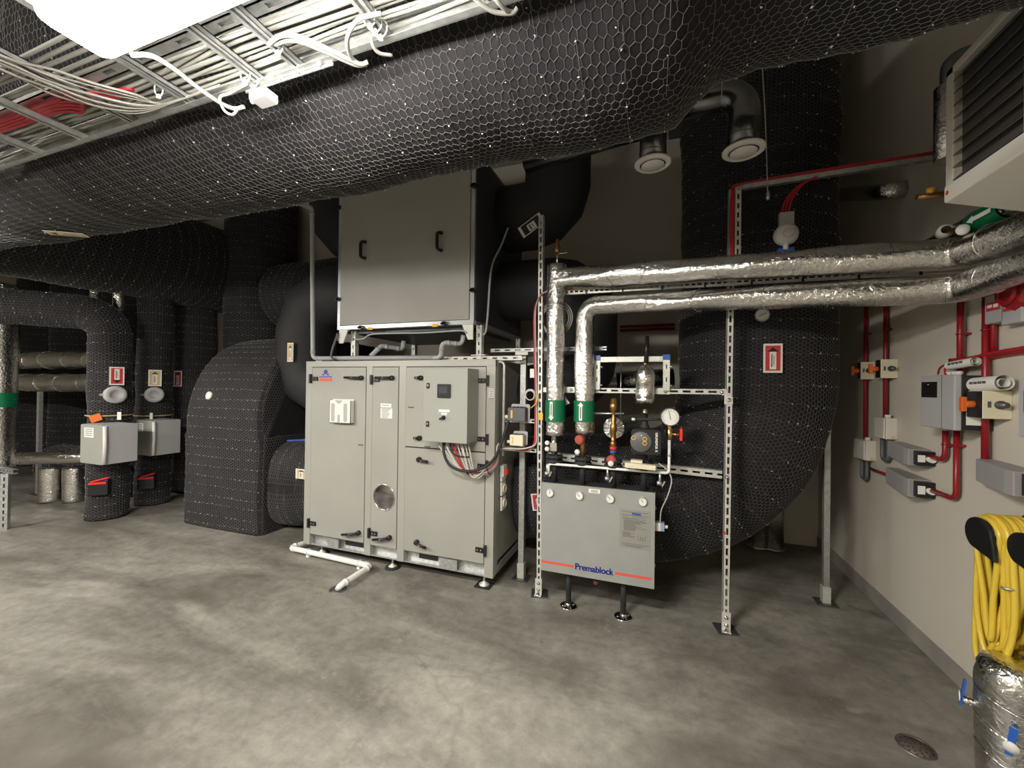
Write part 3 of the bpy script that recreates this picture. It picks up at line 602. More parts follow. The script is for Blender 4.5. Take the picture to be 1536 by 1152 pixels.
# socket strip on the right side
for k, (pz, h) in enumerate(((700, 20), (721, 21), (743, 21))):
    c = fx(753, pz+11, AX1)
    so = part('wall_socket', 'white_plastic', ah, lambda b: b.box(AX1, AX1+0.018, c.y-0.045, c.y+0.045, c.z-0.055, c.z+0.055), 0.004, label='white power socket')
    part('socket_face', 'cream', so, lambda b: b.lathe((AX1+0.018, c.y, c.z), (1, 0, 0), [(0.038, 0), (0.036, 0.012), (0.03, 0.012), (0.028, 0.004), (0, 0.004)], 20))
sw_ = fx(752, 708, AX1)
part('isolator_switch', 'white_plastic', ah, lambda b: b.box(AX1, AX1+0.035, sw_.y-0.04, sw_.y+0.04, sw_.z-0.03, sw_.z+0.06), 0.004)
part('switch_knob', 'red_bright', ah, lambda b: b.box(AX1+0.035, AX1+0.06, sw_.y-0.022, sw_.y+0.022, sw_.z-0.012, sw_.z+0.03), 0.004, label='red switch knob')
part('conduit', 'galv_pale', ah, lambda b: b.tube(fillet([(AX1-0.02, 2.99, 1.795), (AX1+0.045, 2.99, 1.795), (AX1+0.045, 2.99, 1.05)], 0.035), 0.010, 10))

# ------------------------------------------------------------------ control cabinet on the unit
cc = thing('control_cabinet', 'grey control cabinet with a small screen, mounted on the right door', 'control cabinet', (-1.52, 2.80, 1.17))
CX0, CX1, CY0, CZ0, CZ1 = -1.703, -1.324, 2.715, 1.168, 1.732
part('body', 'control_grey', cc, lambda b: b.box(CX0, CX1, CY0+0.022, 2.914, CZ0, CZ1), 0.004)
cd = part('door', 'control_grey', cc, lambda b: b.box(CX0-0.001, CX1+0.001, CY0, CY0+0.018, CZ0-0.001, CZ1+0.001), 0.004)
def c_(px, py): return fy(px, py, CY0-0.001)
p0, p1 = c_(657, 576), c_(676, 597)
sc_ = part('display_bezel', 'black_plastic', cd, lambda b: b.rbox(((p0.x+p1.x)/2, CY0-0.006, (p0.z+p1.z)/2), ((1, 0, 0), (0, 0, 1), (0, 1, 0)), ((p1.x-p0.x)/2, (p0.z-p1.z)/2, 0.006), 0.006), label='black operating display')
part('display', 'screen', sc_, lambda b: b.box(p0.x+0.014, p1.x-0.022, CY0-0.0135, CY0-0.012, p1.z+0.034, p0.z-0.02))
for px, py in ((642.2, 578.6), (641.5, 636)):
    c = c_(px, py); lk = part('latch', 'black_plastic', cd, lambda b: b.rbox(c, ((1, 0, 0), (0, 0, 1), (0, 1, 0)), (0.0135, 0.022, 0.003), 0.005)); part('latch_core', 'chrome', lk, lambda b: b.cyl(c+Vector((0, 0, 0.002)), c+Vector((0, -0.007, 0.002)), 0.008, 12))
for p, q in (((658, 614), (674.3, 618.3)), ((661.8, 618.8), (670.5, 622.5))):
    c0, c1 = c_(*p), c_(*q); part('sticker', 'paper', cd, lambda b: b.box(c0.x, c1.x, CY0-0.001, CY0+0.001, c1.z, c0.z))
c = c_(665.5, 626.5); part('selector_knob', 'black_plastic', cd, lambda b: (b.lathe(c, (0, -1, 0), [(0.016, 0), (0.016, 0.006), (0.009, 0.010), (0.009, 0.028), (0, 0.029)], 16), b.obox(c+Vector((-0.006, -0.024, -0.003)), ((1, 0, 0.5), (-0.5, 0, 1), (0, 1, 0)), (0.018, 0.006, 0.008))))
cgr = random.Random(3)
CB = []
for k in range(12):
    x = CX0+0.10+k*0.022; red = k in (4, 5, 6)
    s0 = Vector((x, 2.80+0.01*(k % 3), CZ0)); e = Vector((AX1+0.035, 2.92-0.0075*(k % 5), 1.04+0.012*(k//2)))
    pts = [s0, s0+Vector((0.015, -0.005, -0.06)), s0.lerp(e, 0.35)+Vector((0.0, -0.03, -0.15-0.009*k+cgr.uniform(-0.01, 0.01))), s0.lerp(e, 0.72)+Vector((0.02, -0.035, -0.16+0.004*k)), e+Vector((-0.01, -0.02, -0.05)), e+Vector((0.0, 0.0, 0.06))]
    cable('control_cable', pts, 0.0055, 'red_cable' if red else 'white_cable', ('red' if red else 'white')+' cable drooping from the bottom of the control cabinet', group=('red' if red else 'white')+' cables from the control cabinet')
cable('supply_cable', [(CX0+0.14, 2.80, CZ0), (CX0+0.145, 2.79, 1.08), (CX0+0.20, 2.78, 0.99), (-1.40, 2.77, 0.955), (-1.27, 2.78, 0.965), (-1.17, 2.84, 1.03), (-1.12, 2.90, 1.16), (-1.085, 2.95, 1.32), (-1.06, 2.97, 1.375)], 0.011, 'black_rubber', 'thick black supply cable sweeping from the control cabinet to the dark box', sub=8)
cable('supply_cable', [(CX0+0.20, 2.80, CZ0), (CX0+0.21, 2.79, 1.10), (CX0+0.26, 2.79, 1.06), (CX0+0.36, 2.80, 1.055)], 0.007, 'black_rubber', 'short thin black cable under the control cabinet', sub=6)
tiec = Vector((-1.21, 2.865, 0.975))
tag(part('cable_strap', 'black_plastic', None, lambda b: b.ring(tiec, (1, 0.2, 0.3), 0.055, 0.004, 20, 5)), 'black strap around the drooping cable bundle', 'cable strap')

# ------------------------------------------------------------------ upper unit
ux0, ux1, uy0, uy1, uz0, uz1 = -2.82, -1.415, 3.0, 4.25, 2.108, 3.58
up = thing('upper_air_unit', 'tall grey air unit with aluminium edges standing on top of the cabinet', 'air handling unit', ((ux0+ux1)/2, (uy0+uy1)/2, AZ1+0.02))
part('body', 'panel', up, lambda b: b.box(ux0+0.01, ux1-0.01, uy0+0.01, uy1, uz0+0.005, uz1))
for a, c, e, f in ((ux0, ux0+0.03, uz0, uz1), (ux1-0.035, ux1, uz0, uz1)): part('edge_profile', 'alu', up, lambda b: b.box(a, c, uy0, uy0+0.03, e, f))
part('edge_profile', 'alu', up, lambda b: b.box(ux0+0.03, ux1-0.035, uy0, uy0+0.03, uz0, uz0+0.035))
part('edge_profile', 'alu', up, lambda b: b.box(ux1-0.025, ux1+0.001, uy0+0.03, uy1, uz0, uz0+0.03))
fp = part('front_panel', 'panel', up, lambda b: b.box(ux0+0.034, ux1-0.042, uy0-0.006, uy0+0.012, uz0+0.040, uz1-0.02), 0.002)
part('side_panel', 'panel_dark', up, lambda b: b.box(ux1-0.012, ux1-0.002, uy0+0.05, uy1-0.03, uz0+0.04, uz1-0.03))  # shade of this side put into the colour, darker than the front
def u_(px, py): return fy(px, py, uy0-0.007)
for px, py in ((546.5, 375.5), (660.5, 363)):
    c = u_(px, py); part('handle', 'black_plastic', fp, lambda b: b.tube(fillet([c+Vector((0.018, 0, 0.075)), c+Vector((-0.012, -0.035, 0.07)), c+Vector((-0.012, -0.035, -0.07)), c+Vector((0.018, 0, -0.075))], 0.02, 4), 0.0145, 8))
for px, py in ((508.5, 311), (508, 449), (542, 491.5), (667, 485.5), (711.5, 279), (710, 435.5)):
    c = u_(px, py); part('clamp', 'black_plastic', up, lambda b: (b.rbox(c+Vector((0, -0.006, 0)), ((1, 0, 0), (0, 0, 1), (0, 1, 0)), (0.018, 0.018, 0.014), 0.008), b.obox(c+Vector((0, -0.012, 0)), ((1, 0, 0), (0, 0, 1), (0, 1, 0)), (0.030, 0.008, 0.008))))
for px, py in ((554.5, 492.5), (652, 488)):
    c = u_(px, py); part('warning_sticker', 'amber', up, lambda b: b.box(c.x-0.028, c.x+0.028, uy0-0.0015, uy0, c.z-0.012, c.z+0.012))
for s, x in ((1, ux0+0.012), (-1, ux1-0.012)):
    part('foot_bracket', 'white_plastic', up, lambda b: b.prism([(x, uy0+0.012, uz0), (x+s*0.10, uy0+0.012, uz0), (x+s*0.045, uy0+0.012, uz0-0.125), (x, uy0+0.012, uz0-0.125)], (0, 0.012, 0)))
for x, y in ((-2.70, 3.10), (-1.40, 3.10), (-2.70, 4.1), (-1.40, 4.1)):
    lg = part('leg', 'galv_pale', up, lambda b: strut(b, (x, y, AZ1+0.02), (x, y, uz0), (0, -1, 0), 0.05, 0.05, 0.03, 0.04, 0.012))
    part('leg_plate', 'white_plastic', lg, lambda b: b.box(x-0.065, x+0.065, y-0.04, y+0.04, AZ1+0.045, AZ1+0.053))
part('drain_pan', 'panel_dark', up, lambda b: b.box(ux0+0.1, ux1-0.1, uy0+0.1, uy1-0.1, uz0-0.03, uz0+0.004))
for y in (3.10, 4.1):
    bm_ = thing('support_rail', 'pale steel support rail lying along the %s edge of the cabinet top' % ('front' if y < 3.5 else 'rear'), 'steel rail', ((AX0+AX1)/2, y, AZ1))
    part('rail', 'galv_pale', bm_, lambda b: strut(b, (AX0-0.02, y, AZ1+0.022), (-1.02, y, AZ1+0.022), (0, -1, 0), 0.042, 0.042, 0.04, 0.05, 0.012))
    part('end_cap', 'white_plastic', bm_, lambda b: b.box(AX0-0.045, AX0-0.02, y-0.02, y+0.02, AZ1+0.004, AZ1+0.042))

# condensate pipes on the cabinet top
def pipe_thing(name, label, cat, paths, r, m, joints=True, fil=0.03, n=14, part_name='pipe'):
    p0 = V(paths[0][0]); t = thing(name, label, cat, p0)
    for pts in paths:
        part(part_name, m, t, lambda b: b.tube(fillet(pts, fil, 6), r, n))
        if joints:
            P = [V(p) for p in pts]
            for i in range(1, len(P)-1):
                for q in (P[i-1], P[i+1]):
                    dv = (q-P[i]).normalized(); L = (q-P[i]).length
                    if L > fil*2+0.03: part('socket', m, t, lambda b: b.cyl(P[i]+dv*(fil+0.005), P[i]+dv*(fil+0.028), r*1.16, n))
    return t
yq = 3.02
g = lambda px, py, y=yq: fy(px, py, y)
pipe_thing('drain_pipe', 'grey plastic drain pipe rising along the left edge of the cabinet', 'pipe',
    [[g(650, 536.5), g(469.5, 537.5), g(468, 312), g(446, 304.5)]], 0.0205, 'grey_pvc', fil=0.045)
pipe_thing('drain_pipe', 'grey plastic drain pipe with a stepped elbow under the right of the upper unit', 'pipe',
    [[g(645, 536.6), g(661.5, 536.5), g(663, 513.5), g(693, 516.5, 3.12), g(695, 503, 3.12)]], 0.0195, 'grey_pvc', fil=0.04)
pipe_thing('drain_pipe', 'short grey drain pipe slanting up under the middle of the upper unit', 'pipe',
    [[g(556, 534.5), g(572, 519, 3.1), g(604, 524, 3.25), g(605.5, 511, 3.25)]], 0.021, 'grey_pvc', fil=0.03)
cable('flexible_hose', [g(507, 500, 3.0), g(500, 520, 2.98), g(497, 533, 2.97), g(501, 539, 2.97), (-2.85, 3.05, 1.825)], 0.011, 'dark_grey', 'dark flexible hose hanging at the left foot of the upper unit', 'hose', sub=8)
cable('grey_cable', [g(531, 509, 3.0), g(545, 508, 3.0), g(557, 501.5, 2.995), g(590, 500, 2.995), g(640, 499, 2.995), g(690, 496, 2.995), g(700, 500, 2.998)], 0.007, 'grey_pvc', 'grey cable clipped along the underside of the upper unit', sub=6)
cable('grey_cable', [fy(762, 342, 3.42), fy(751, 370, 3.32), fy(739, 395, 3.24), fy(734.5, 425, 3.18), fy(732, 465, 3.15), fy(729, 495, 3.12), fy(725, 503, 3.10)], 0.009, 'grey_pvc', 'grey cable hanging from the black elbow beside the upper unit', sub=6)

# ------------------------------------------------------------------ big mesh-wrapped duct on the right: out of the cabinet, up to the ceiling
bd = thing('supply_duct', 'huge black netting-wrapped duct bending up from the floor beside the right wall', 'duct', (0.3, 3.62, 0.1))
BDY = 3.78
pth = fillet([(-1.17, BDY-0.02, 0.655), (0.738, BDY, 0.655), (0.738, BDY, 4.46)], 1.0, 16)
sb_ = Sweep(pth, [(0, 0.47), (0.5, 0.50), (1.2, 0.545), (9, 0.55)], amp=0.007, seed=9)
sb_.mesh('insulation', 'black_fleece', bd, 72)
netting(sb_.surf, sb_.L, 2*math.pi*0.545, bd, seed=5, w=0.027, h=0.034, r=0.0010, back=-0.1, jit=0.002, stitch=0.11, knot_r=0.0058)
def on_duct(px, py, c=(0.738, BDY), r=0.565):
    d = _ray(px, py); dx, dy = d.x, d.y; a = dx*dx+dy*dy; b = -2*(dx*c[0]+dy*c[1]); k = c[0]**2+c[1]**2-r*r
    t = (-b-math.sqrt(max(b*b-4*a*k, 0)))/(2*a); p = EYE+d*t; n = Vector((p.x-c[0], p.y-c[1], 0)).normalized(); return p, n
p, n = on_duct(1158.5, 537.5); lab(label_plate(bd, p+n*0.012, Vector((0, 0, 1)).cross(n)*1.0, (0, 0, 1), 0.115, 0.20, 'red_print'), 'red label with an upward black arrow')
p, n = on_duct(1143, 473); g1 = part('thermometer', 'grey_box', bd, lambda b: b.lathe(p, n, [(0.045, 0), (0.045, 0.022), (0.040, 0.026), (0.038, 0.022)], 24), label='round dial thermometer'); part('dial', 'white_plastic', g1, lambda b: b.lathe(p+n*0.018, n, [(0.039, 0), (0, 0.001)], 24)); part('needle', 'ink', g1, lambda b: b.obox(p+n*0.021, (Vector((0, 0, 1)).cross(n)+Vector((0, 0, 0.5)), n, Vector((0, 0, 1))), (0.025, 0.001, 0.002)))
p, n = Vector((-0.98, BDY-0.50, 0.87)), Vector((0, -1, 0.25)).normalized()
lab(label_plate(bd, fy(808, 753, 3.24), (1, 0, 0.15), (-0.15, 0, 1), 0.12, 0.14, 'red_print'), 'red label behind the slotted post')

# ------------------------------------------------------------------ black foam-insulated ducts around the units
def foam_duct(name, label, pts, r, fil, seg=4, n=26, cat='duct'):
    t = thing(name, label, cat, V(pts[0])); P = fillet(pts, fil, seg)
    part('insulation', 'black_foam', t, lambda b: b.tube(P, r, n, smooth=True))
    for q in P[1:-1]:
        pass
    return t
fd = foam_duct('foam_duct', 'black foam-wrapped duct looping down beside the upper unit on its right', [(-1.43, 3.72, 2.53), (-0.62, 3.72, 2.53), (-0.62, 3.72, 1.66), (-1.17, 3.72, 1.50)], 0.285, 0.30)
fe = foam_duct('foam_elbow', 'black foam-wrapped elbow rising from the right side of the upper unit', [(-1.43, 3.72, 3.24), (-0.90, 3.72, 3.24), (-0.90, 3.72, 4.48)], 0.31, 0.36, 3)
ff = foam_duct('foam_duct', 'black foam-wrapped U-shaped duct joining both units on the left', [(-2.80, 3.62, 2.60), (-3.84, 3.62, 2.60), (-3.84, 3.62, 1.53), (-3.115, 3.62, 1.53)], 0.325, 0.42, 2)
fg = foam_duct('foam_elbow', 'black foam-wrapped elbow rising from the left side of the upper unit', [(-2.83, 3.7, 3.28), (-3.5, 3.7, 3.28), (-3.5, 3.7, 4.48)], 0.30, 0.36, 3)
_c = fy(797, 338, 3.40); lab(label_plate(fe, _c, (0.82, 0, 0.50), (-0.5, 0, 0.82), 0.23, 0.11, 'black_plastic'), 'dark label tilted on the elbow')
lab(label_plate(ff, fy(435.5, 528.5, 3.29), (1, 0, 0), (0, 0, 1), 0.085, 0.205, 'tan'), 'pale arrow label')
# foil stub pipes in the gap behind the frame
fs = thing('foil_pipe', 'short foil-wrapped pipe pointing at the viewer behind the balancing valve', 'pipe', fy(921, 645, 3.30))
c0, c1 = fy(921, 642, 3.28), fy(948, 635, 3.75)
part('jacket', 'foil', fs, lambda b: b.tube([c0, c1], 0.082, 28, cap=False))
part('end_cap', 'foil_tape', fs, lambda b: [b.prism([c0, c0+Vector((math.cos(2*math.pi*k/14), 0.03, math.sin(2*math.pi*k/14)))*0.084, c0+Vector((math.cos(2*math.pi*(k+0.86)/14), -0.04, math.sin(2*math.pi*(k+0.86)/14)))*0.084], (0, 0.004, 0)) for k in range(14)])
f2 = thing('foil_pipe', 'foil-wrapped pipe high behind the bracket, going to the rear wall', 'pipe', fy(930, 572, 3.9)); part('jacket', 'foil', f2, lambda b: b.tube([fy(925, 572, 3.95), fy(1010, 566, 4.0)], 0.085, 24))
cable('threaded_rod', [fy(931.5, 544, 3.28), fy(931, 625, 3.28)], 0.004, 'galv', 'thin threaded rod hanging in front of the rear wall', 'rod', n=6)
cable('threaded_rod', [fy(1143, 95, 2.95), fy(1148, 180, 2.95), fy(1152, 300, 2.95)], 0.004, 'galv', 'thin threaded rod hanging beside the right ceiling valve', 'rod', n=6)
tag(part('rod_nut', 'galv', None, lambda b: b.cyl(fy(1152, 288, 2.95), fy(1152, 300, 2.95), 0.011, 8)), 'small steel coupling at the end of the threaded rod', 'coupling')
pipe_thing('red_conduit', 'upper of two dark red conduits along the rear wall', 'conduit', [[fy(930, 490, 4.92), fy(1012, 487, 4.92)]], 0.016, 'red', joints=False)
pipe_thing('red_conduit', 'lower of two dark red conduits along the rear wall', 'conduit', [[fy(930, 496, 4.92), fy(1012, 493, 4.92)]], 0.016, 'red', joints=False)
for k, (px, l) in enumerate(((1136, 'left'), (1160, 'right'))):
    q = fz(px, 823-3*(1-k), 0.0); q.y = min(q.y, 4.75)
    t = thing('floor_pipe', l+' of two foil-wrapped pipes entering the floor behind the big duct', 'pipe', q); part('jacket', 'foil', t, lambda b: b.tube([q, q+Vector((0, 0, 0.9))], 0.088, 24)); part('floor_collar', 'foil_tape', t, lambda b: b.ring(q+Vector((0, 0, 0.01)), (0, 0, 1), 0.09, 0.008))

# ------------------------------------------------------------------ slotted steel frame
FY = 3.02
fr = thing('pipe_rack', 'slotted galvanised steel frame standing in front of the big duct', 'steel frame', (-0.2, FY, 0))
pL0, pL1 = Vector((-0.834, FY, 0.012)), Vector((-0.855, FY, 2.93)); pR0, pR1 = Vector((0.448, FY, 0.012)), Vector((0.462, FY, 2.93))
for a, c, nm in ((pL0, pL1, 'post'), (pR0, pR1, 'post')): part(nm, 'galv_pale', fr, lambda b: strut(b, a, c, (0, -1, 0), 0.041, 0.041, 0.045, 0.022, 0.014))
for q, rot in ((pL0, 0.25), (pR0, 0.2)):
    ft = part('base_plate', 'steel_dark', fr, lambda b: b.obox((q.x, q.y+0.0, 0.005), ((math.cos(rot), math.sin(rot), 0), (-math.sin(rot), math.cos(rot), 0), (0, 0, 1)), (0.062, 0.062, 0.005)))
    part('base_shoe', 'galv_pale', fr, lambda b: (b.box(q.x-0.026, q.x+0.026, q.y-0.033, q.y-0.022, 0.008, 0.13), b.box(q.x-0.026, q.x+0.026, q.y-0.06, q.y-0.022, 0.008, 0.016)))
    for h in (0.05, 0.10): part('bolt', 'chrome', fr, lambda b: b.lathe((q.x, q.y-0.033, h), (0, -1, 0), [(0.013, 0), (0.013, 0.004), (0.008, 0.004), (0.008, 0.012), (0, 0.013)], 10))
    part('bolt', 'chrome', fr, lambda b: b.lathe((q.x, q.y-0.045, 0.016), (0, 0, 1), [(0.016, 0), (0.016, 0.004), (0.009, 0.004), (0.009, 0.018), (0, 0.019)], 10))
def cross(z0, z1, x0=-0.82, x1=0.44, y=FY, w=0.041): return part('crossbar', 'galv_pale', fr, lambda b: strut(b, (x0, y, z0), (x1, y, z1), (0, -1, 0), w, 0.035, 0.05, 0.03, 0.014))
cross(1.578, 1.582)
cross(1.045, 1.00, -0.82, 0.44, FY+0.16, 0.06)
for x in (-0.60, 0.06, 0.41):
    part('connector', 'galv_pale', fr, lambda b: b.prism([(x-0.09*(1 if x < 0.3 else 0), FY-0.023, 1.56), (x+0.03, FY-0.023, 1.56), (x+0.03, FY-0.023, 1.602), (x-0.05*(1 if x < 0.3 else 0), FY-0.023, 1.602)], (0, -0.004, 0)))
    part('bolt', 'chrome', fr, lambda b: b.lathe((x, FY-0.027, 1.58), (0, -1, 0), [(0.012, 0), (0.012, 0.006), (0.006, 0.010), (0, 0.011)], 10))
part('connector', 'galv_pale', fr, lambda b: b.prism([(0.425, FY-0.024, 1.60), (0.475, FY-0.024, 1.55), (0.475, FY-0.024, 1.50), (0.425, FY-0.024, 1.50)], (0, -0.004, 0)))
part('bolt', 'chrome', fr, lambda b: b.lathe((0.45, FY-0.028, 1.53), (0, -1, 0), [(0.014, 0), (0.014, 0.006), (0.008, 0.012), (0, 0.013)], 10))
part('bolt', 'chrome', fr, lambda b: b.lathe((0.445, FY-0.028, 1.02), (0, -1, 0), [(0.012, 0), (0.012, 0.006), (0, 0.008)], 10))
lab(part('yellow_tape', 'amber', fr, lambda b: b.box(-0.868, -0.818, FY-0.024, FY-0.020, 1.345, 1.40)), 'yellow tape on the left post')
lab(part('red_clip', 'red_bright', fr, lambda b: b.box(0.428, 0.438, FY-0.028, FY-0.015, 0.64, 0.66)), 'tiny red clip')
# portal bracket with blue end caps
pb = thing('portal_bracket', 'small steel portal bracket with blue end caps on the crossbar', 'bracket', (-0.17, 2.99, 1.60))
for x in (-0.408, 0.064):
    part('upright', 'galv_pale', pb, lambda b: strut(b, (x, 2.985, 1.585), (x, 2.985, 1.80), (0, -1, 0), 0.045, 0.03, 0.03, 0.06, 0.008))
    part('end_cap', 'blue', pb, lambda b: b.box(x-0.025, x+0.025, 2.965, 3.005, 1.797, 1.835), 0.003, label='blue plastic end cap')
    for h in (1.62, 1.75): part('bolt', 'chrome', pb, lambda b: b.cyl((x+0.02, 2.985, h), (x+0.038, 2.985, h), 0.008, 8))
part('top_bar', 'galv_pale', pb, lambda b: b.box(-0.385, 0.04, 2.968, 2.998, 1.785, 1.822))
for x in (-0.30, 0.0): part('clamp', 'galv_pale', pb, lambda b: b.box(x-0.03, x+0.03, 2.962, 2.969, 1.788, 1.820))
# narrow rear post and little shelves carrying the two small boxes
rp = thing('steel_post', 'square galvanised steel post between the cabinet and the slotted frame', 'steel post', (-1.046, 3.217, 0))
part('post', 'galv', rp, lambda b: b.box(-1.07, -1.024, 3.195, 3.240, 0.012, 1.86)); part('base_plate', 'steel_dark', rp, lambda b: b.box(-1.11, -0.98, 3.15, 3.28, 0, 0.010)); part('base_shoe', 'galv_pale', rp, lambda b: b.box(-1.076, -1.018, 3.188, 3.246, 0.010, 0.13)); part('top_plate', 'galv_pale', rp, lambda b: b.box(-1.10, -0.99, 3.14, 3.29, 1.86, 1.885))
sr = thing('strut_rail', 'bluish steel rail lying across the post behind the slotted frame', 'steel rail', (-0.8, 3.2, 1.885)); part('rail', 'alu', sr, lambda b: strut(b, (fy(737, 524, 3.2).x, 3.2, 1.905), (fy(910, 520, 3.2).x, 3.2, 1.905), (0, -1, 0), 0.035, 0.035, 0.05, 0.04, 0.01))
for k, (py0, nm, lb) in enumerate(((632, 'device_shelf', 'upper slotted steel arm carrying the dark box'), (676, 'device_shelf', 'lower slotted steel arm carrying the cream box'))):
    z = fy(800, py0, FY).z; t = thing(nm, lb, 'shelf', (-0.95, FY, z)); part('arm', 'galv_pale', t, lambda b: strut(b, (-1.16, FY+0.02, z), (-0.875, FY+0.02, z), (0, -1, 0), 0.036, 0.036, 0.03, 0.025, 0.013))
def small_box(px, py, col, acc, label, hw, hh):
    c = fy(px, py, FY-0.05); t = thing('actuator_box', label, 'electrical box', c-Vector((0, 0, hh)))
    part('back_plate', 'grey_box', t, lambda b: b.rbox((c.x+0.01, FY-0.008, c.z+0.012), ((1, 0, 0), (0, 0, 1), (0, 1, 0)), (hw*1.06, hh*1.28, 0.003), 0.012))
    part('cover', col, t, lambda b: b.box(c.x-hw, c.x+hw, FY-0.085, FY-0.012, c.z-hh, c.z+hh), 0.006)
    part('stripe', acc, t, lambda b: b.rbox((c.x-hw*0.52, FY-0.086, c.z+0.002), ((1, 0, 0), (0, 0, 1), (0, 1, 0)), (hw*0.10, hh*0.6, 0.001), 0.004))
    part('gland', 'white_plastic', t, lambda b: b.cyl((c.x-hw-0.03, FY-0.05, c.z-hh*0.4), (c.x-hw, FY-0.05, c.z-hh*0.4), 0.013, 12))
    part('terminal', 'black_plastic', t, lambda b: [b.box(c.x-hw*0.6+k*hw*0.4, c.x-hw*0.4+k*hw*0.4, FY-0.06, FY-0.02, c.z+hh, c.z+hh*1.15) for k in range(4)])
    return t
small_box(776.5, 621.5, 'dark_grey', 'amber', 'dark grey box with an orange stripe on the upper arm', 0.072, 0.052)
small_box(776.5, 660, 'cream', 'tan', 'cream coloured box with a tan stripe on the lower arm', 0.055, 0.042)
for k in range(4):
    o_ = 0.008*k
    cable('riser_cable', [(-1.17+0.01, 2.95, 1.10), (-1.10, 2.96-o_, 1.118), (-1.0, 2.985-o_, 1.105+o_*0.5), (-0.925, 2.99-o_, 1.118+o_*0.5), (-0.885+o_*0.6, 2.985, 1.16), (-0.876+o_*0.5, 2.985, 1.25), (-0.878+o_*0.4, 2.985, 1.55), (-0.89+o_*0.4, 2.985, 1.9), (-0.895+o_*0.4, 2.985, 2.15), (-0.87, 2.985, 2.26), (-0.80, 2.99, 2.33), (-0.6, 3.0, 2.335)], 0.0062, 'red_cable' if k != 3 else 'white_cable', ('red' if k != 3 else 'white')+' cable climbing the left slotted post', group='red cables climbing the left slotted post' if k != 3 else None, sub=5)
wc = fy(795, 593, 2.97)
tag(part('cable_coil', 'white_cable', None, lambda b: [b.ring(wc+Vector((0, 0.005*k, 0.002*k)), (0.1, 1, 0.05*k), 0.036+0.003*k, 0.0045, 28, 6) for k in range(3)]), 'small coil of white cable beside the left slotted post', 'cable coil')
wc2 = fy(833, 478, 3.02)
tag(part('cable_coil', 'white_cable', None, lambda b: [b.ring(wc2+Vector((0, 0.012*k, 0.004*k)), (0.15, 1, 0.04*k), 0.108+0.012*k, 0.0042, 40, 6) for k in range(3)]), 'large coil of white cable hung behind the left foil pipe', 'cable coil')
wp = fy(799, 560, 3.0); tag(part('wall_switch', 'white_plastic', None, lambda b: b.box(wp.x-0.02, wp.x+0.02, 2.99, 3.02, wp.z-0.035, wp.z+0.035), 0.003), 'small white box clipped to the left slotted post', 'switch box')
cable('yellow_wire', [fy(796, 612, 2.96), fy(800, 609, 2.95), fy(805, 603, 2.96), fy(807, 590, 2.98)], 0.004, 'amber', 'thin yellow wire from the dark box to the post', 'wire', sub=6)

# ------------------------------------------------------------------ foil-wrapped heating pipes
PY = 2.93
def foil_pipe(name, label, pts, r, fil, seams, cat='pipe', seg=7, amp=0.003, seed=0):
    P = fillet(pts, fil, seg); lo = min((V(p) for p in pts), key=lambda p: p.z); t = thing(name, label, cat, lo)
    s_ = Sweep(P, r, step=0.03, amp=amp, pillow=0.0, seed=seed); s_.mesh('jacket', 'foil', t, 36)
    rr = random.Random(seed)
    for u in seams:
        i = min(int(u/s_.L*(len(s_.us)-1)), len(s_.us)-1); c = Vector(s_.c[i]); T = Vector(s_.T[i]); sd, up_ = perp(T)
        tilt = rr.uniform(-0.55, 0.55); ax = (T+sd*tilt+up_*rr.uniform(-0.25, 0.25)).normalized()
        def seam(b):
            e1, e2 = perp(ax); pts_ = []
            for k in range(29):
                a = 2*math.pi*k/28; d = e1*math.cos(a)+e2*math.sin(a); k_ = r*1.035/math.sqrt(max(1-(d.dot(T))**2, 0.1)); pts_.append(c+d*k_)
            b.tube(pts_, 0.0032, 5, cap=False)
        part('tape_seam', 'foil_tape', t, seam)
    return t
xp1 = fy(834, 530, PY).x; xp2 = fy(877, 540, PY).x
zA, zB = fy(845, 417, PY).z, fy(890, 458, PY).z
eA, eB = fx(1440, 381, 1.40), fx(1440, 433, 1.40); eA2, eB2 = fx(1545, 341, 1.40), fx(1545, 397, 1.40)
f1 = foil_pipe('riser_pipe', 'vertical foil-wrapped pipe with a green band and brass air vent, left of the pair', [(xp1, PY, 1.245), (xp1, PY, 2.50)], 0.067, 0.1, [0.15, 0.34, 0.62, 0.95], seed=1)
fA = foil_pipe('heating_pipe', 'upper foil-wrapped pipe running from the left riser to the right wall', [(xp1, PY, zA), eA, eA2, eA2+Vector((0, -1.6, 0))], 0.075, 0.09, [0.45, 0.62, 1.1, 1.55, 1.9, 2.1, 2.35], seed=2, amp=0.004)
fB = foil_pipe('heating_pipe', 'lower foil-wrapped pipe bending down at the right riser with a green band', [(xp2, PY, 1.27), (xp2, PY, zB), eB, eB2, eB2+Vector((0, -1.6, 0))], 0.066, 0.09, [0.2, 0.45, 0.72, 0.98, 1.3, 1.65, 2.0, 2.3, 2.5, 2.75, 3.0], seed=3, amp=0.004)
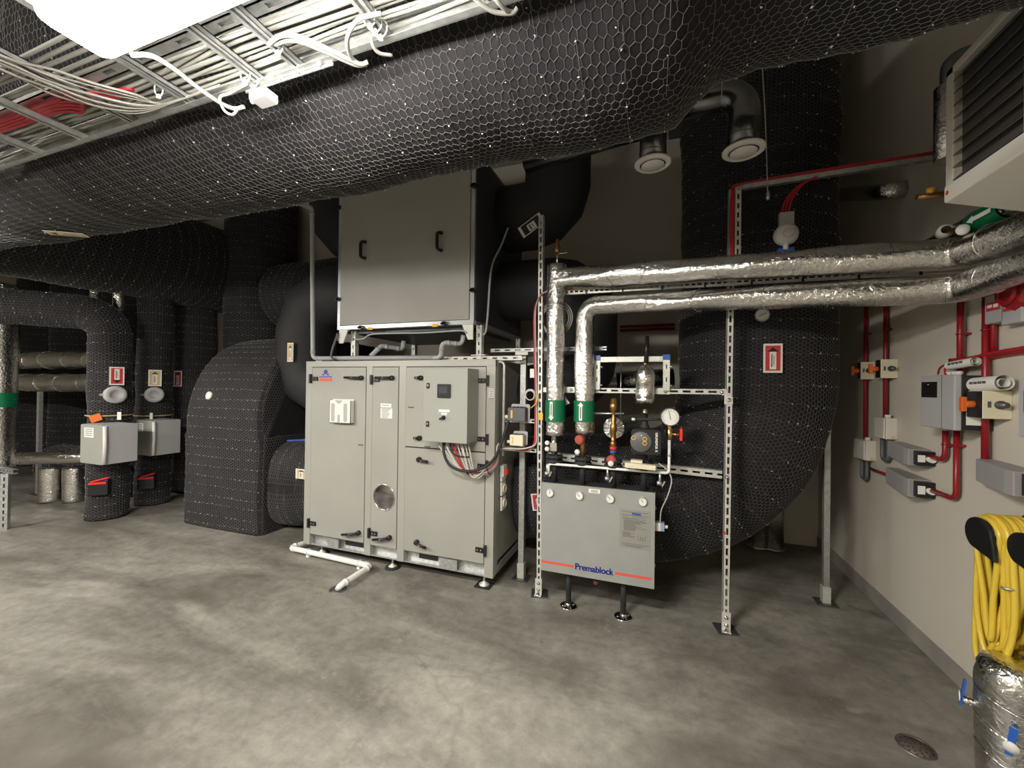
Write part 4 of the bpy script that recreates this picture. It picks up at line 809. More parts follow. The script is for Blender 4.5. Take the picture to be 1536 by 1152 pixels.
def arrow_band(t, x, z0, z1, r, up):
    bnd = part('green_band', 'green', t, lambda b: b.tube([(x, PY, z0), (x, PY, z1)], r+0.006, 36, cap=False), label='green marking band'); h = (z1-z0)*0.43; c = Vector((x-0.012, PY-r-0.009, (z0+z1)/2)); s = 1 if up else -1
    n = Vector((-0.1, -1, 0)).normalized(); xd = Vector((1, -0.1, 0)).normalized()
    P = [(-0.011, -h), (0.011, -h), (0.011, h*0.62), (0.021, h*0.62), (0, h), (-0.021, h*0.62), (-0.011, h*0.62)]
    part('arrow', 'paper', bnd, lambda b: b.prism([c+xd*a+Vector((0, 0, s*q)) for a, q in (P if s == 1 else P[::-1])], -n*0.002), label='white flow arrow')
    part('print', 'ink', bnd, lambda b: b.obox(c+n*0.0015-Vector((0, 0, s*h*0.15)), (xd, (0, 0, 1), n), (0.0035, h*0.62, 0.0005)))
arrow_band(f1, xp1, fy(834, 632, PY).z, fy(834, 600, PY).z, 0.069, False)
arrow_band(fB, xp2, fy(877, 632, PY).z, fy(877, 601, PY).z, 0.068, True)
part('pipe_cap', 'foil_tape', f1, lambda b: b.lathe((xp1, PY, 2.50), (0, 0, 1), [(0.069, -0.08), (0.072, 0), (0.05, 0.012), (0.0, 0.016)], 28))
part('valve_stem', 'chrome', f1, lambda b: (b.cyl((xp1, PY, 2.51), (xp1, PY, 2.60), 0.009, 10), b.cyl((xp1, PY, 2.592), (xp1+0.075, PY, 2.592), 0.006, 8)))
part('air_vent', 'bronze', f1, lambda b: b.lathe((xp1, PY, 2.60), (0, 0, 1), [(0.010, 0), (0.018, 0.01), (0.018, 0.06), (0.014, 0.065), (0.014, 0.09), (0.006, 0.10), (0, 0.102)], 14), label='brass air vent')
part('valve', 'chrome', f1, lambda b: (b.cyl((xp1-0.004, PY-0.01, 1.10), (xp1-0.004, PY-0.01, 1.25), 0.020, 12), b.box(xp1-0.028, xp1+0.022, PY-0.035, PY+0.02, 1.13, 1.19)))
for dz in (1.19, 1.145): part('test_cap', 'white_plastic', f1, lambda b: b.lathe((xp1-0.045, PY-0.045, dz), (0, -1, 0), [(0.017, 0), (0.017, 0.014), (0.012, 0.018), (0, 0.018)], 14))
part('valve_wheel', 'red_rust', fB, lambda b: b.lathe((xp2-0.02, PY-0.03, 1.225), (-0.3, -1, 0), [(0.012, -0.02), (0.036, 0.0), (0.036, 0.02), (0.028, 0.028), (0, 0.03)], 8, False), label='faded red valve wheel')
part('valve_body', 'bronze', fB, lambda b: (b.cyl((xp2-0.006, PY, 1.09), (xp2-0.006, PY, 1.27), 0.019, 12), b.cyl((xp2-0.02, PY-0.01, 1.225), (xp2-0.02, PY-0.04, 1.225), 0.014, 10)))
part('test_cap', 'white_plastic', fB, lambda b: b.lathe((xp2-0.038, PY-0.03, 1.135), (-0.2, -1, 0), [(0.019, 0), (0.019, 0.012), (0.013, 0.016), (0, 0.016)], 16))
lt = thing('hanging_tag', 'white paper tag hanging behind the left foil riser', 'tag', fy(851, 605, 3.0)); cT = fy(851, 603, 3.0)
part('card', 'paper', lt, lambda b: b.prism([cT+Vector((-0.03, 0, 0.06)), cT+Vector((0.018, 0, -0.008)), cT+Vector((-0.03, 0, -0.035))], (0, 0.002, 0))); part('print', 'tan', lt, lambda b: b.prism([cT+Vector((-0.028, -0.001, 0.01)), cT+Vector((0.0, -0.001, -0.01)), cT+Vector((-0.028, -0.001, -0.025))], (0, -0.001, 0)))
# perforated tray strip between the pipes
pt = thing('perforated_tray', 'narrow perforated steel tray running between the two foil pipes', 'cable tray', fy(1140, 422, 3.02)-Vector((0, 0, 0.02)))
q0, q1 = fy(846, 439, 3.02), fx(1445, 402, 1.52)
part('strip', 'galv_pale', pt, lambda b: strut(b, q0, q1, (0, -1, -0.05), 0.040, 0.03, 0.024, 0.014, 0.014))
for k in range(8):
    q = q0.lerp(q1, 0.08+k*0.12); part('clip', 'black_plastic', pt, lambda b: b.obox(q+Vector((0, -0.018, -0.016)), ((1, 0, 0), (0, 1, 0), (0, 0, 1)), (0.006, 0.004, 0.012)))
cable('white_cable', [q0.lerp(q1, 0.0)+Vector((-0.1, 0, 0.02)), q0.lerp(q1, 0.1)+Vector((0, -0.01, 0.022)), q0.lerp(q1, 0.5)+Vector((0, -0.01, 0.022)), q1+Vector((-0.1, -0.02, 0.022)), fx(1490, 385, 1.5), fx(1540, 355, 1.5)], 0.006, 'white_cable', 'white cable lying on the perforated tray', sub=6)

# ------------------------------------------------------------------ heating sub-station with its pipework
PX0, PX1, PZ0, PZ1, PF = -0.778, 0.0, 0.268, 0.905, 2.85
pm = thing('heating_substation', 'grey heating sub-station box with red stripes and blue lettering', 'heating unit', (-0.39, 2.93, 0))
part('body', 'black_foam', pm, lambda b: b.box(PX0+0.008, PX1-0.012, PF+0.012, 3.06, PZ0+0.03, PZ1-0.012), 0.004)
cov = part('front_cover', 'prema', pm, lambda b: (b.box(PX0, PX1, PF-0.002, PF+0.001, PZ0, PZ1), b.box(PX0, PX0+0.002, PF, PF+0.03, PZ0, PZ1), b.box(PX1-0.002, PX1, PF, PF+0.03, PZ0, PZ1), b.box(PX0, PX1, PF, PF+0.012, PZ1-0.002, PZ1)))
def m_(px, py): return fy(px, py, PF-0.002)
for px, py, ang in ((825, 738.7, 1.4), (869, 743, 2.4), (915, 747.5, 2.3), (963.7, 752, 2.0)):
    c = m_(px, py); n = Vector((0, -1, 0))
    gz = part('gauge', 'galv', cov, lambda b: b.lathe(c, n, [(0.030, 0), (0.030, 0.016), (0.027, 0.019), (0.025, 0.015)], 24), label='round dial thermometer')
    part('dial', 'white_plastic', gz, lambda b: b.lathe(c+n*0.013, n, [(0.0255, 0), (0, 0.001)], 24))
    part('needle', 'ink', gz, lambda b: b.obox(c+n*0.0155+Vector((math.cos(ang)*0.006, 0, math.sin(ang)*0.006)), ((math.cos(ang), 0, math.sin(ang)), (0, 1, 0), (-math.sin(ang), 0, math.cos(ang))), (0.012, 0.0008, 0.0016)))
c0, c1 = m_(883, 732.8), m_(900, 740.5); st = part('sticker', 'paper', cov, lambda b: b.box(c0.x, c1.x, PF-0.0035, PF-0.002, c1.z, c0.z)); part('print', 'ink_grey', st, lambda b: [b.box(c0.x+0.016, c1.x-0.014, PF-0.0042, PF-0.0034, z-0.002, z+0.002) for z in (c0.z-0.010, c0.z-0.019)])
zs = (m_(812.5, 842.5).z+m_(977.8, 868).z)/2
xa, xb = m_(861, 849).x, m_(922.5, 859).x
for a, c in ((PX0+0.002, xa), (xb, PX1-0.016)): part('stripe', 'stripe_red', cov, lambda b: b.box(a, c, PF-0.0028, PF-0.002, zs-0.009, zs+0.009), label='red stripe')
lt_ = text('lettering', 'Premablock', ((xa+xb)/2, PF-0.0028, zs+0.004), (1, 0, 0), (0, 0, 1), 0.062, 'logo_blue', cov, bold=0.0006, width=(xb-xa)*0.93)
for s_ in (-0.0018, 0.0018): text('lettering_stroke', 'Premablock', ((xa+xb)/2+s_, PF-0.0029, zs+0.004), (1, 0, 0), (0, 0, 1), 0.062, 'logo_blue', lt_, bold=0.0006, width=(xb-xa)*0.93)
c0, c1 = m_(929.7, 763), m_(975.8, 829)
c1.z = m_(975, 828).z; c0.z = m_(930, 763).z
dp = part('data_plate', 'plate', cov, lambda b: b.box(c0.x, c1.x, PF-0.0035, PF-0.002, c1.z+0.005, c0.z))
W_, H_ = c1.x-c0.x, c0.z-c1.z
pr = random.Random(5)
part('print', 'ink_grey', dp, lambda b: [b.box(c0.x+W_*a0, c0.x+W_*a1, PF-0.0042, PF-0.0034, c0.z-H_*t-0.0012, c0.z-H_*t+0.0012) for a0, a1, t in
    [(0.07, 0.93, 0.055), (0.07, 0.93, 0.135), (0.10, 0.3, 0.17), (0.38, 0.85, 0.175), (0.10, 0.85, 0.225), (0.10, 0.55, 0.218), (0.07, 0.95, 0.86), (0.12, 0.8, 0.90), (0.2, 0.7, 0.925)]
    + [(0.12+pr.uniform(0, 0.02), pr.uniform(0.45, 0.88), 0.26+0.022*k) for k in range(13)] + [(0.10, pr.uniform(0.35, 0.5), 0.57+0.024*k) for k in range(6)]
    + [(0.60, 0.84, 0.74), (0.66, 0.80, 0.69)]] + [b.box(c0.x+W_*a-0.001, c0.x+W_*a+0.001, PF-0.0042, PF-0.0034, c0.z-H_*0.74, c0.z-H_*t) for a, t in ((0.60, 0.62), (0.68, 0.63), (0.75, 0.64), (0.84, 0.61))])
text('lettering', 'PREMA', (c0.x+W_*0.55, PF-0.0042, c0.z-H_*0.095), (1, 0, 0), (0, 0, 1), 0.019, 'logo_blue', dp, bold=0.0008)
for x in (-0.588, -0.202):
    lg = part('leg', 'black_rubber', pm, lambda b: b.cyl((x, 2.925, 0.012), (x, 2.925, PZ0+0.04), 0.020, 16))
    part('floor_flange', 'chrome', lg, lambda b: (b.lathe((x, 2.925, 0.0), (0, 0, 1), [(0, 0), (0.062, 0), (0.062, 0.008), (0.055, 0.012), (0.026, 0.014), (0.026, 0.03), (0.02, 0.032)], 28), [b.cyl((x+0.044*math.cos(a), 2.925+0.044*math.sin(a), 0.012), (x+0.044*math.cos(a), 2.925+0.044*math.sin(a), 0.017), 0.006, 8) for a in (0.6, 2.2, 3.7, 5.3)]), label='polished floor flange')
dv = fy(893.5, 873, 2.95); part('drain_valve', 'red_rust', pm, lambda b: (b.lathe(dv, (0, -1, 0), [(0, -0.01), (0.016, -0.006), (0.016, 0.012), (0, 0.014)], 8, False), b.cyl(dv+Vector((0, 0.01, 0)), (dv.x, dv.y+0.01, PZ0+0.03), 0.007, 8)), label='small red drain tap')
for h in (0.80, 0.42): part('catch', 'steel_dark', pm, lambda b: b.box(PX1, PX1+0.008, PF+0.012, PF+0.03, h-0.012, h+0.012))
SY = 2.95
stems = [xp1-0.006, xp2-0.008, fy(919.5, 720, SY).x, fy(966, 720, SY).x]
zf = fy(873, 691, SY).z
for i, x in enumerate(stems):
    s_ = part('stem', 'black_rubber', pm, lambda b: b.cyl((x, SY, PZ1-0.03), (x, SY, (1.12, 1.12, 1.10, 1.16)[i]), 0.0215, 16))
    part('flange', 'black_rubber', s_, lambda b: (b.lathe((x, SY, zf-0.03), (0, 0, 1), [(0.02, 0), (0.062, 0.002), (0.064, 0.02), (0.045, 0.024), (0.045, 0.034), (0.064, 0.038), (0.062, 0.056), (0.02, 0.06)], 20), [b.cyl((x+0.052*math.cos(a), SY+0.052*math.sin(a), zf-0.04), (x+0.052*math.cos(a), SY+0.052*math.sin(a), zf+0.04), 0.007, 6) for a in (0.5, 2.1, 3.6, 5.2)]))
# bypass line of thin white pipe with drain cocks
zq = [fy(822, 696, 2.90).z, fy(1001, 709, 2.90).z]; zq = sum(zq)/2
bx0, bx1 = fy(823, 696, 2.90).x, fy(1003.5, 705, 2.90).x
by = part('bypass_pipe', 'white_pvc', pm, lambda b: b.tube(fillet([(bx0, 2.91, zq-0.075), (bx0, 2.90, zq), (bx1, 2.90, zq), (bx1, 2.90, fy(1003, 660, 2.90).z)], 0.022, 6), 0.0095, 12), label='thin white pipe along the top')
for px in (821, 911.5, 990):
    x = fy(px, 712, 2.91).x; part('drain_cock', 'galv', by, lambda b: (b.cyl((x, 2.91, zq-0.08), (x, 2.905, zq), 0.008, 10), b.lathe((x-0.004, 2.915, zq-0.075), (1, 0.1, 0), [(0.006, -0.016), (0.016, -0.012), (0.016, 0.012), (0.006, 0.016)], 10), b.obox((x+0.022, 2.915, zq-0.078), ((0.5, 0, 1), (0, 1, 0), (1, 0, -0.5)), (0.02, 0.004, 0.005))))
part('pipe_collar', 'galv', by, lambda b: b.cyl((bx1, 2.90, zq+0.115), (bx1, 2.90, zq+0.128), 0.014, 12))
gc = fy(1005, 625.5, 2.88)
gp = part('pressure_gauge', 'steel_dark', pm, lambda b: b.lathe(gc, (0, -1, 0), [(0, -0.022), (0.060, -0.02), (0.062, 0), (0.060, 0.012), (0.056, 0.014), (0.054, 0.008)], 32), label='large round pressure gauge')
part('dial', 'white_plastic', gp, lambda b: b.lathe(gc, (0, -1, 0), [(0.055, 0.006), (0, 0.007)], 32))
part('scale', 'ink', gp, lambda b: [b.obox(gc+Vector((math.cos(a)*0.044, -0.0078, math.sin(a)*0.044)), ((math.cos(a), 0, math.sin(a)), (0, 1, 0), (-math.sin(a), 0, math.cos(a))), (0.005, 0.0006, 0.0012)) for a in [-0.7+0.35*k for k in range(14)]])
part('needle', 'ink', gp, lambda b: b.obox(gc+Vector((-0.002, -0.009, 0.012)), ((-0.2, 0, 1), (0, 1, 0), (1, 0, 0.2)), (0.030, 0.0008, 0.0018)))
gvz = fy(1003, 651, 2.90).z
gv = part('gauge_valve', 'brass', pm, lambda b: (b.lathe((bx1, 2.90, gvz-0.035), (0, 0, 1), [(0.010, 0), (0.017, 0.01), (0.021, 0.025), (0.021, 0.045), (0.013, 0.06), (0.015, 0.07), (0.012, 0.095)], 14), b.cyl((bx1+0.015, 2.90, gvz), (bx1+0.065, 2.90, gvz), 0.010, 12)), label='brass gauge valve')
part('hand_wheel', 'red_bright', gv, lambda b: b.obox((bx1+0.072, 2.90, gvz), ((1, 0, 0), (0, 1, 0), (0, 0, 1)), (0.008, 0.012, 0.040)), label='red hand lever')
part('impulse_pipe', 'black_rubber', pm, lambda b: b.cyl((stems[3]-0.065, SY-0.02, fy(960, 629, SY).z), (bx1-0.03, 2.90, fy(995, 629, 2.9).z), 0.009, 10)); part('test_cap', 'white_plastic', pm, lambda b: b.cyl((stems[3]-0.085, SY-0.02, fy(960, 629, SY).z), (stems[3]-0.062, SY-0.02, fy(960, 629, SY).z), 0.010, 10))
# balancing valve (third stem)
x = stems[2]; z0 = fy(919, 690, SY).z
bv = part('balancing_valve', 'bronze', pm, lambda b: (b.lathe((x, SY-0.01, z0), (0, 0, 1), [(0.016, 0.0), (0.018, 0.10), (0.024, 0.11), (0.024, 0.13), (0.017, 0.135), (0.019, 0.20), (0.024, 0.205), (0.024, 0.25), (0.016, 0.26), (0.019, 0.30), (0.012, 0.31), (0.012, 0.345), (0.027, 0.355), (0.029, 0.40), (0.023, 0.405), (0.023, 0.43), (0.010, 0.44), (0, 0.44)], 14)), label='bronze balancing valve')
part('ring', 'red_bright', bv, lambda b: b.cyl((x, SY-0.01, z0+0.075), (x, SY-0.01, z0+0.098), 0.024, 16)); part('ring', 'blue', bv, lambda b: b.cyl((x, SY-0.01, z0+0.050), (x, SY-0.01, z0+0.070), 0.023, 16))
part('lever', 'galv', bv, lambda b: b.cyl((x-0.15, SY, z0+0.327), (x+0.07, SY-0.01, z0+0.333), 0.0075, 8))
part('hand_wheel', 'red_rust', bv, lambda b: b.lathe((x-0.008, SY-0.035, z0+0.008), (-0.1, -1, 0), [(0.01, -0.02), (0.034, 0), (0.034, 0.018), (0.024, 0.026), (0, 0.028)], 9, False), label='faded red hand wheel')
part('test_cap', 'white_plastic', bv, lambda b: b.lathe((x-0.010, SY-0.055, fy(916, 693, SY).z), (0, -1, 0), [(0.020, 0), (0.020, 0.014), (0.014, 0.018), (0, 0.018)], 16))
# circulation pump (fourth stem)
x = stems[3]; zp = fy(966, 659, SY).z
cpn = part('pump', 'black_plastic', pm, lambda b: b.rbox((x+0.012, SY-0.075, zp), ((1, 0, 0), (0, 0, 1), (0, 1, 0)), (0.094, 0.082, 0.065), 0.022, 5), label='black circulation pump')
part('pump_face', 'dark_grey', cpn, lambda b: b.lathe((x-0.018, SY-0.14, zp), (0, -1, 0), [(0.069, 0), (0.069, 0.006), (0.062, 0.011), (0, 0.012)], 36))
for dx, dz in ((-0.047, 0.024), (0.024, 0.020), (0.024, -0.008)): part('button', 'amber', cpn, lambda b: (b.ring((x-0.018+dx, SY-0.152, zp+dz), (0, 1, 0), 0.012, 0.003, 16, 5)))
part('led', 'white_plastic', cpn, lambda b: b.cyl((x-0.015, SY-0.152, zp+0.042), (x-0.015, SY-0.154, zp+0.042), 0.004, 8))
text('lettering', 'GRUNDFOS', (x+0.079, SY-0.141, zp+0.012), (0, 0, -1), (1, 0, 0), 0.019, 'paper', cpn, bold=0.0006, width=0.105)
text('lettering', 'X', (x+0.079, SY-0.141, zp-0.056), (0, 0, -1), (1, 0, 0), 0.019, 'paper', cpn, bold=0.0006)
part('pump_tray', 'cream', pm, lambda b: b.obox(fy(960, 699, 2.84), ((1, 0, -0.03), (0, 1, 0), (0.03, 0, 1)), (0.098, 0.02, 0.016))); part('pump_block', 'cream', pm, lambda b: b.box(x-0.085, x-0.01, SY-0.09, SY-0.03, zf+0.01, zf+0.045))
part('neck', 'black_rubber', pm, lambda b: b.lathe((x, SY, zp+0.07), (0, 0, 1), [(0.04, 0), (0.032, 0.02), (0.022, 0.04), (0.022, 0.10), (0.03, 0.105)], 16)); part('union_nut', 'chrome', pm, lambda b: b.cyl((x, SY, zp+0.165), (x, SY, zp+0.21), 0.019, 6))
zt = fy(967, 605, SY).z
sp_ = part('air_separator', 'foil', pm, lambda b: b.lathe((x, SY, zt), (0, 0, 1), [(0.02, 0.0), (0.066, 0.002), (0.067, 0.04), (0.062, 0.045), (0.062, 0.13), (0.066, 0.135), (0.066, 0.20), (0.055, 0.235), (0.03, 0.26), (0.012, 0.265)], 28), label='foil-wrapped air separator')
part('vent_valve', 'brass', sp_, lambda b: b.cyl((x, SY, zt+0.262), (x, SY, zt+0.285), 0.010, 10)); part('vent_tube', 'black_plastic', sp_, lambda b: b.cyl((x+0.004, SY, zt+0.28), (x+0.010, SY, fy(969, 504, SY).z), 0.014, 12))
# flow actuator on the right flank
ac = fy(990, 789, 2.93); at = part('actuator', 'white_plastic', pm, lambda b: b.box(PX1-0.005, ac.x+0.005, 2.90, 2.955, ac.z-0.028, ac.z+0.028), 0.004, label='white and blue actuator')
part('actuator_cap', 'pale_blue', at, lambda b: b.box(ac.x+0.004, ac.x+0.028, 2.902, 2.953, ac.z-0.026, ac.z+0.026), 0.003); part('gland', 'white_plastic', at, lambda b: b.cyl((ac.x+0.028, 2.928, ac.z), (ac.x+0.05, 2.928, ac.z), 0.012, 10))
cable('sensor_cable', [(ac.x, 2.925, ac.z+0.02), fy(992, 765, 2.92), fy(1001, 745, 2.91), fy(1007, 725, 2.91), fy(1006, 714, 2.91), fy(1000, 704, 2.92), fy(988, 695, 2.93)], 0.0042, 'white_cable', 'white sensor cable running up from the small actuator', sub=8)

# ------------------------------------------------------------------ right wall: conduits, switches, boxes
def w_(px, py, off=0.03): return fx(px, py, XW-off)
def conduit(label, pts, r=0.0125, off=0.03, clips=(), name='red_conduit'):
    P = [w_(px, py, off) for px, py in pts]
    # plumb the straight runs: keep each upright run on one line
    for i in range(1, len(P)):
        if abs(P[i].z-P[i-1].z) > 3*abs(P[i].y-P[i-1].y): P[i].y = P[i-1].y
        elif abs(P[i].y-P[i-1].y) > 3*abs(P[i].z-P[i-1].z): P[i].z = P[i-1].z
    t = thing(name, label, 'conduit', min(P, key=lambda p: p.z)); part('tube', 'red', t, lambda b: b.tube(fillet(P, 0.045, 6), r, 14))
    for px, py in clips:
        c = w_(px, py, off); part('clip', 'red', t, lambda b: (b.ring((XW-off, P[0].y, c.z), (0, 0, 1), r+0.002, 0.0035, 16, 5), b.box(XW-off, XW, P[0].y-0.02, P[0].y+0.02, c.z-0.006, c.z+0.006)))
    return t
conduit('thin dark red conduit farthest along the right wall', [(1299, 455), (1296, 658)], 0.0125, 0.03, [(1299, 501)])
conduit('second red conduit along the right wall, ending at a pale box', [(1329, 450), (1323, 628)], 0.0135, 0.03, [(1327, 495)])
conduit('thick red conduit dropping into the grey control box', [(1441, 440), (1437, 566)], 0.0145, 0.035, [(1442, 501)])
conduit('thick red conduit passing through the yellow-handled switch', [(1479, 440), (1471, 705)], 0.0145, 0.035, [(1478, 495)])
conduit('red conduit joining the level cable run beside the switch', [(1491, 440), (1488, 530)], 0.012, 0.02)
conduit('red conduit bending from the grey control box to the upper sensor housing', [(1418, 646), (1416, 690), (1384, 687)], 0.0135, 0.03, [(1418, 667)])
conduit('red conduit bending from the grey control box to the lower sensor housing', [(1435, 646), (1431, 748), (1382, 737)], 0.0135, 0.03, [(1435, 668)])
conduit('short red conduit between two lower wall boxes', [(1306, 703), (1340, 716)], 0.010, 0.03)
for k in range(3):
    cable('red_wall_cable', [w_(1425, 546-3*k, 0.02+0.012*k), w_(1455, 543-3*k, 0.02+0.012*k), w_(1490, 535-3*k, 0.02+0.012*k), w_(1540, 527-3*k, 0.02+0.012*k), w_(1600, 518-3*k, 0.02+0.012*k)], 0.008, 'red_cable', 'red cable of the level run above the grey control box', group='red cables of the level wall run', sub=5)
for k, px in enumerate((1407, 1418)): cable('red_lead', [w_(1430, 543, 0.03), w_(1420+k*3, 546, 0.05), w_(1410+k*8, 552, 0.08), w_(px, 561, 0.11)], 0.005, 'red_cable', ('left' if k == 0 else 'right')+' red lead dropping into the top of the grey control box', sub=6)
def switch_box(px0, px1, px2, py0, py1, label, deep):
    """isolator: black front plate with turn handle, cream flank"""
    a = w_((px1+px2)/2, py0, 0.0); yN = fx(px2, (py0+py1)/2, XW).y; xF = XW-deep; yN2 = fx(px1, (py0+py1)/2, xF).y; yF = fx(px0, (py0+py1)/2, xF).y
    z1, z0 = fx(px1, py0, xF).z, fx(px1, py1, xF).z; yN = yN2
    t = thing('isolator_switch', label, 'switch', ((xF+XW)/2, (yN+yF)/2, z0))
    part('housing', 'cream', t, lambda b: b.box(xF+0.004, XW, yN, yF, z0, z1), 0.003); fpn = part('front_plate', 'black_plastic', t, lambda b: b.box(xF, xF+0.005, yN+0.002, yF-0.002, z0+0.003, z1-0.003))
    c = Vector((xF, (yN+yF)/2, (z0+z1)/2)); s = (z1-z0)
    part('turn_handle', 'orange', t, lambda b: (b.cyl(c, c+Vector((-0.035, 0, 0)), s*0.13, 14), b.box(xF-0.050, xF-0.03, c.y-s*0.09, c.y+s*0.09, c.z-s*0.27, c.z+s*0.27)), 0.003, label='orange turn handle')
    part('gland', 'steel_dark', t, lambda b: b.lathe(((xF+XW)/2+0.01, yN, c.z), (0, -1, 0), [(s*0.15, 0), (s*0.15, 0.012), (s*0.10, 0.016), (s*0.10, 0.04), (0, 0.042)], 14)); part('marking', 'ink', t, lambda b: b.box(xF+deep*0.2, xF+deep*0.32, yN-0.001, yN, c.z-s*0.10, c.z+s*0.12))
    return t
switch_box(1286, 1290, 1307, 543, 569, 'small isolator switch on the farthest red conduit', 0.09)
switch_box(1313, 1320, 1340, 539, 567, 'small isolator switch on the second red conduit', 0.10)
switch_box(1450, 1472, 1504, 586, 628, 'larger isolator switch with orange handle beside the grey control box', 0.11)
def pale_box(px0, px1, px2, py0, py1, label):
    xF = XW-0.075; yN = fx(px1, py0, xF).y; yF = fx(px0, py0, xF).y; z1, z0 = fx(px1, py0, xF).z, fx(px1, py1, xF).z
    t = thing('wall_box', label, 'junction box', (XW-0.04, (yN+yF)/2, z0)); part('body', 'heater_white', t, lambda b: b.box(xF+0.012, XW, yN, yF, z0, z1), 0.004); part('lid', 'heater_white', t, lambda b: b.box(xF, xF+0.010, yN+0.003, yF-0.003, z0+0.003, z1-0.003), 0.003)
    part('sticker', 'tan', t, lambda b: b.box(XW-0.035, XW-0.01, yN-0.001, yN, z0+0.004, z0+0.025))
    yc = (yN+yF)/2
    part('flex_loop', 'dark_grey', t, lambda b: b.tube(fillet([(XW-0.035, yc-0.035, z0+0.01), (XW-0.035, yc-0.035, z0-0.155), (XW-0.035, yc+0.045, z0-0.155), (XW-0.035, yc+0.045, z0+0.01)], 0.035, 6), 0.013, 12), label='grey flexible loop')
    part('top_gland', 'white_plastic', t, lambda b: b.cyl((XW-0.035, yN+0.04, z1), (XW-0.035, yN+0.04, z1+0.022), 0.018, 12))
pale_box(1280, 1296, 1318, 661, 691, 'pale junction box with a grey loop below the farthest conduit')
pale_box(1311, 1326, 1346, 627, 659, 'pale junction box with a grey loop below the second conduit')
def wedge(px0, px1, px2, py0, py1, label):
    xF = XW-0.11; yF = fx(px0, (py0+py1)/2, XW-0.05).y; yN = fx(px1, (py0+py1)/2, xF).y; z1, z0 = fx(px1, py0, xF).z, fx(px1, py1, xF).z; dk = yN-(yF-yN)*0.42
    t = thing('sensor_housing', label, 'detector', (XW-0.05, (yN+yF)/2, z0))
    part('body', 'grey_wedge', t, lambda b: b.prism([(XW, yF, z0+0.012), (XW-0.075, yF, z0+0.012), (xF, yN+0.05, z0), (xF, yN, z0), (XW, yN, z0)], (0, 0, z1-z0)), 0.004)
    part('end_block', 'black_plastic', t, lambda b: b.box(XW-0.085, XW, yN-0.045, yN, z0+0.008, z1-0.008), 0.003); part('sticker', 'paper', t, lambda b: b.box(XW-0.085, XW-0.05, yN-0.047, yN-0.045, z0+0.03, z1-0.03))
    part('gland', 'white_plastic', t, lambda b: b.cyl((XW-0.03, yN-0.045, (z0+z1)/2), (XW-0.03, yN-0.075, (z0+z1)/2), 0.020, 12))
wedge(1338, 1362, 1386, 673, 698, 'upper grey sensor housing on the right wall')
wedge(1335, 1362, 1386, 718, 745, 'lower grey sensor housing on the right wall')
wedge(1473, 1520, 1560, 707, 745, 'near grey sensor housing at the right edge')
# grey control box
gx = XW-0.15; gyF = fx(1380, 600, gx).y; gyN = fx(1431.5, 600, gx).y; gz1, gz0 = fx(1431, 562, gx).z, fx(1431, 646, gx).z
gb = thing('control_box', 'grey wall control box with a dark display and black flank', 'control box', (XW-0.07, (gyF+gyN)/2, gz0))
part('base', 'black_plastic', gb, lambda b: b.box(gx+0.03, XW, gyN, gyF, gz0+0.004, gz1-0.004), 0.003); fc = part('cover', 'grey_box', gb, lambda b: b.box(gx, gx+0.03, gyN, gyF, gz0, gz1), 0.006)
part('display', 'black_plastic', gb, lambda b: b.box(gx-0.002, gx, gyF-(gyF-gyN)*0.53, gyF-(gyF-gyN)*0.06, gz1-(gz1-gz0)*0.42, gz1-(gz1-gz0)*0.12), label='dark display'); part('display_light', 'white_plastic', gb, lambda b: b.box(gx-0.003, gx-0.002, gyF-(gyF-gyN)*0.29, gyF-(gyF-gyN)*0.26, gz1-(gz1-gz0)*0.18, gz1-(gz1-gz0)*0.165))
part('cover_groove', 'dark_grey', gb, lambda b: b.box(gx-0.001, gx, gyF-(gyF-gyN)*0.665, gyF-(gyF-gyN)*0.655, gz0, gz1))
part('data_sticker', 'paper', gb, lambda b: b.box(gx+0.045, XW-0.035, gyN-0.001, gyN, gz0+0.03, gz0+0.095)); part('top_gland', 'white_plastic', gb, lambda b: [b.cyl((gx+0.06, gyF-(gyF-gyN)*q, gz1), (gx+0.06, gyF-(gyF-gyN)*q, gz1+0.02), 0.015, 12) for q in (0.45, 0.62, 0.72)])
g2 = thing('control_box', 'second grey wall control box cut by the right edge of the picture', 'control box', (XW-0.07, 2.28, 1.35)); x2F = XW-0.14; y2 = fx(1527, 610, x2F).y; za, zb = fx(1527, 568, x2F).z, fx(1527, 655, x2F).z
part('cover', 'grey_box', g2, lambda b: b.box(x2F, XW, y2-0.32, y2, zb, za), 0.006); part('display', 'black_plastic', g2, lambda b: b.box(x2F-0.002, x2F, y2-0.16, y2-0.03, za-0.14, za-0.05))
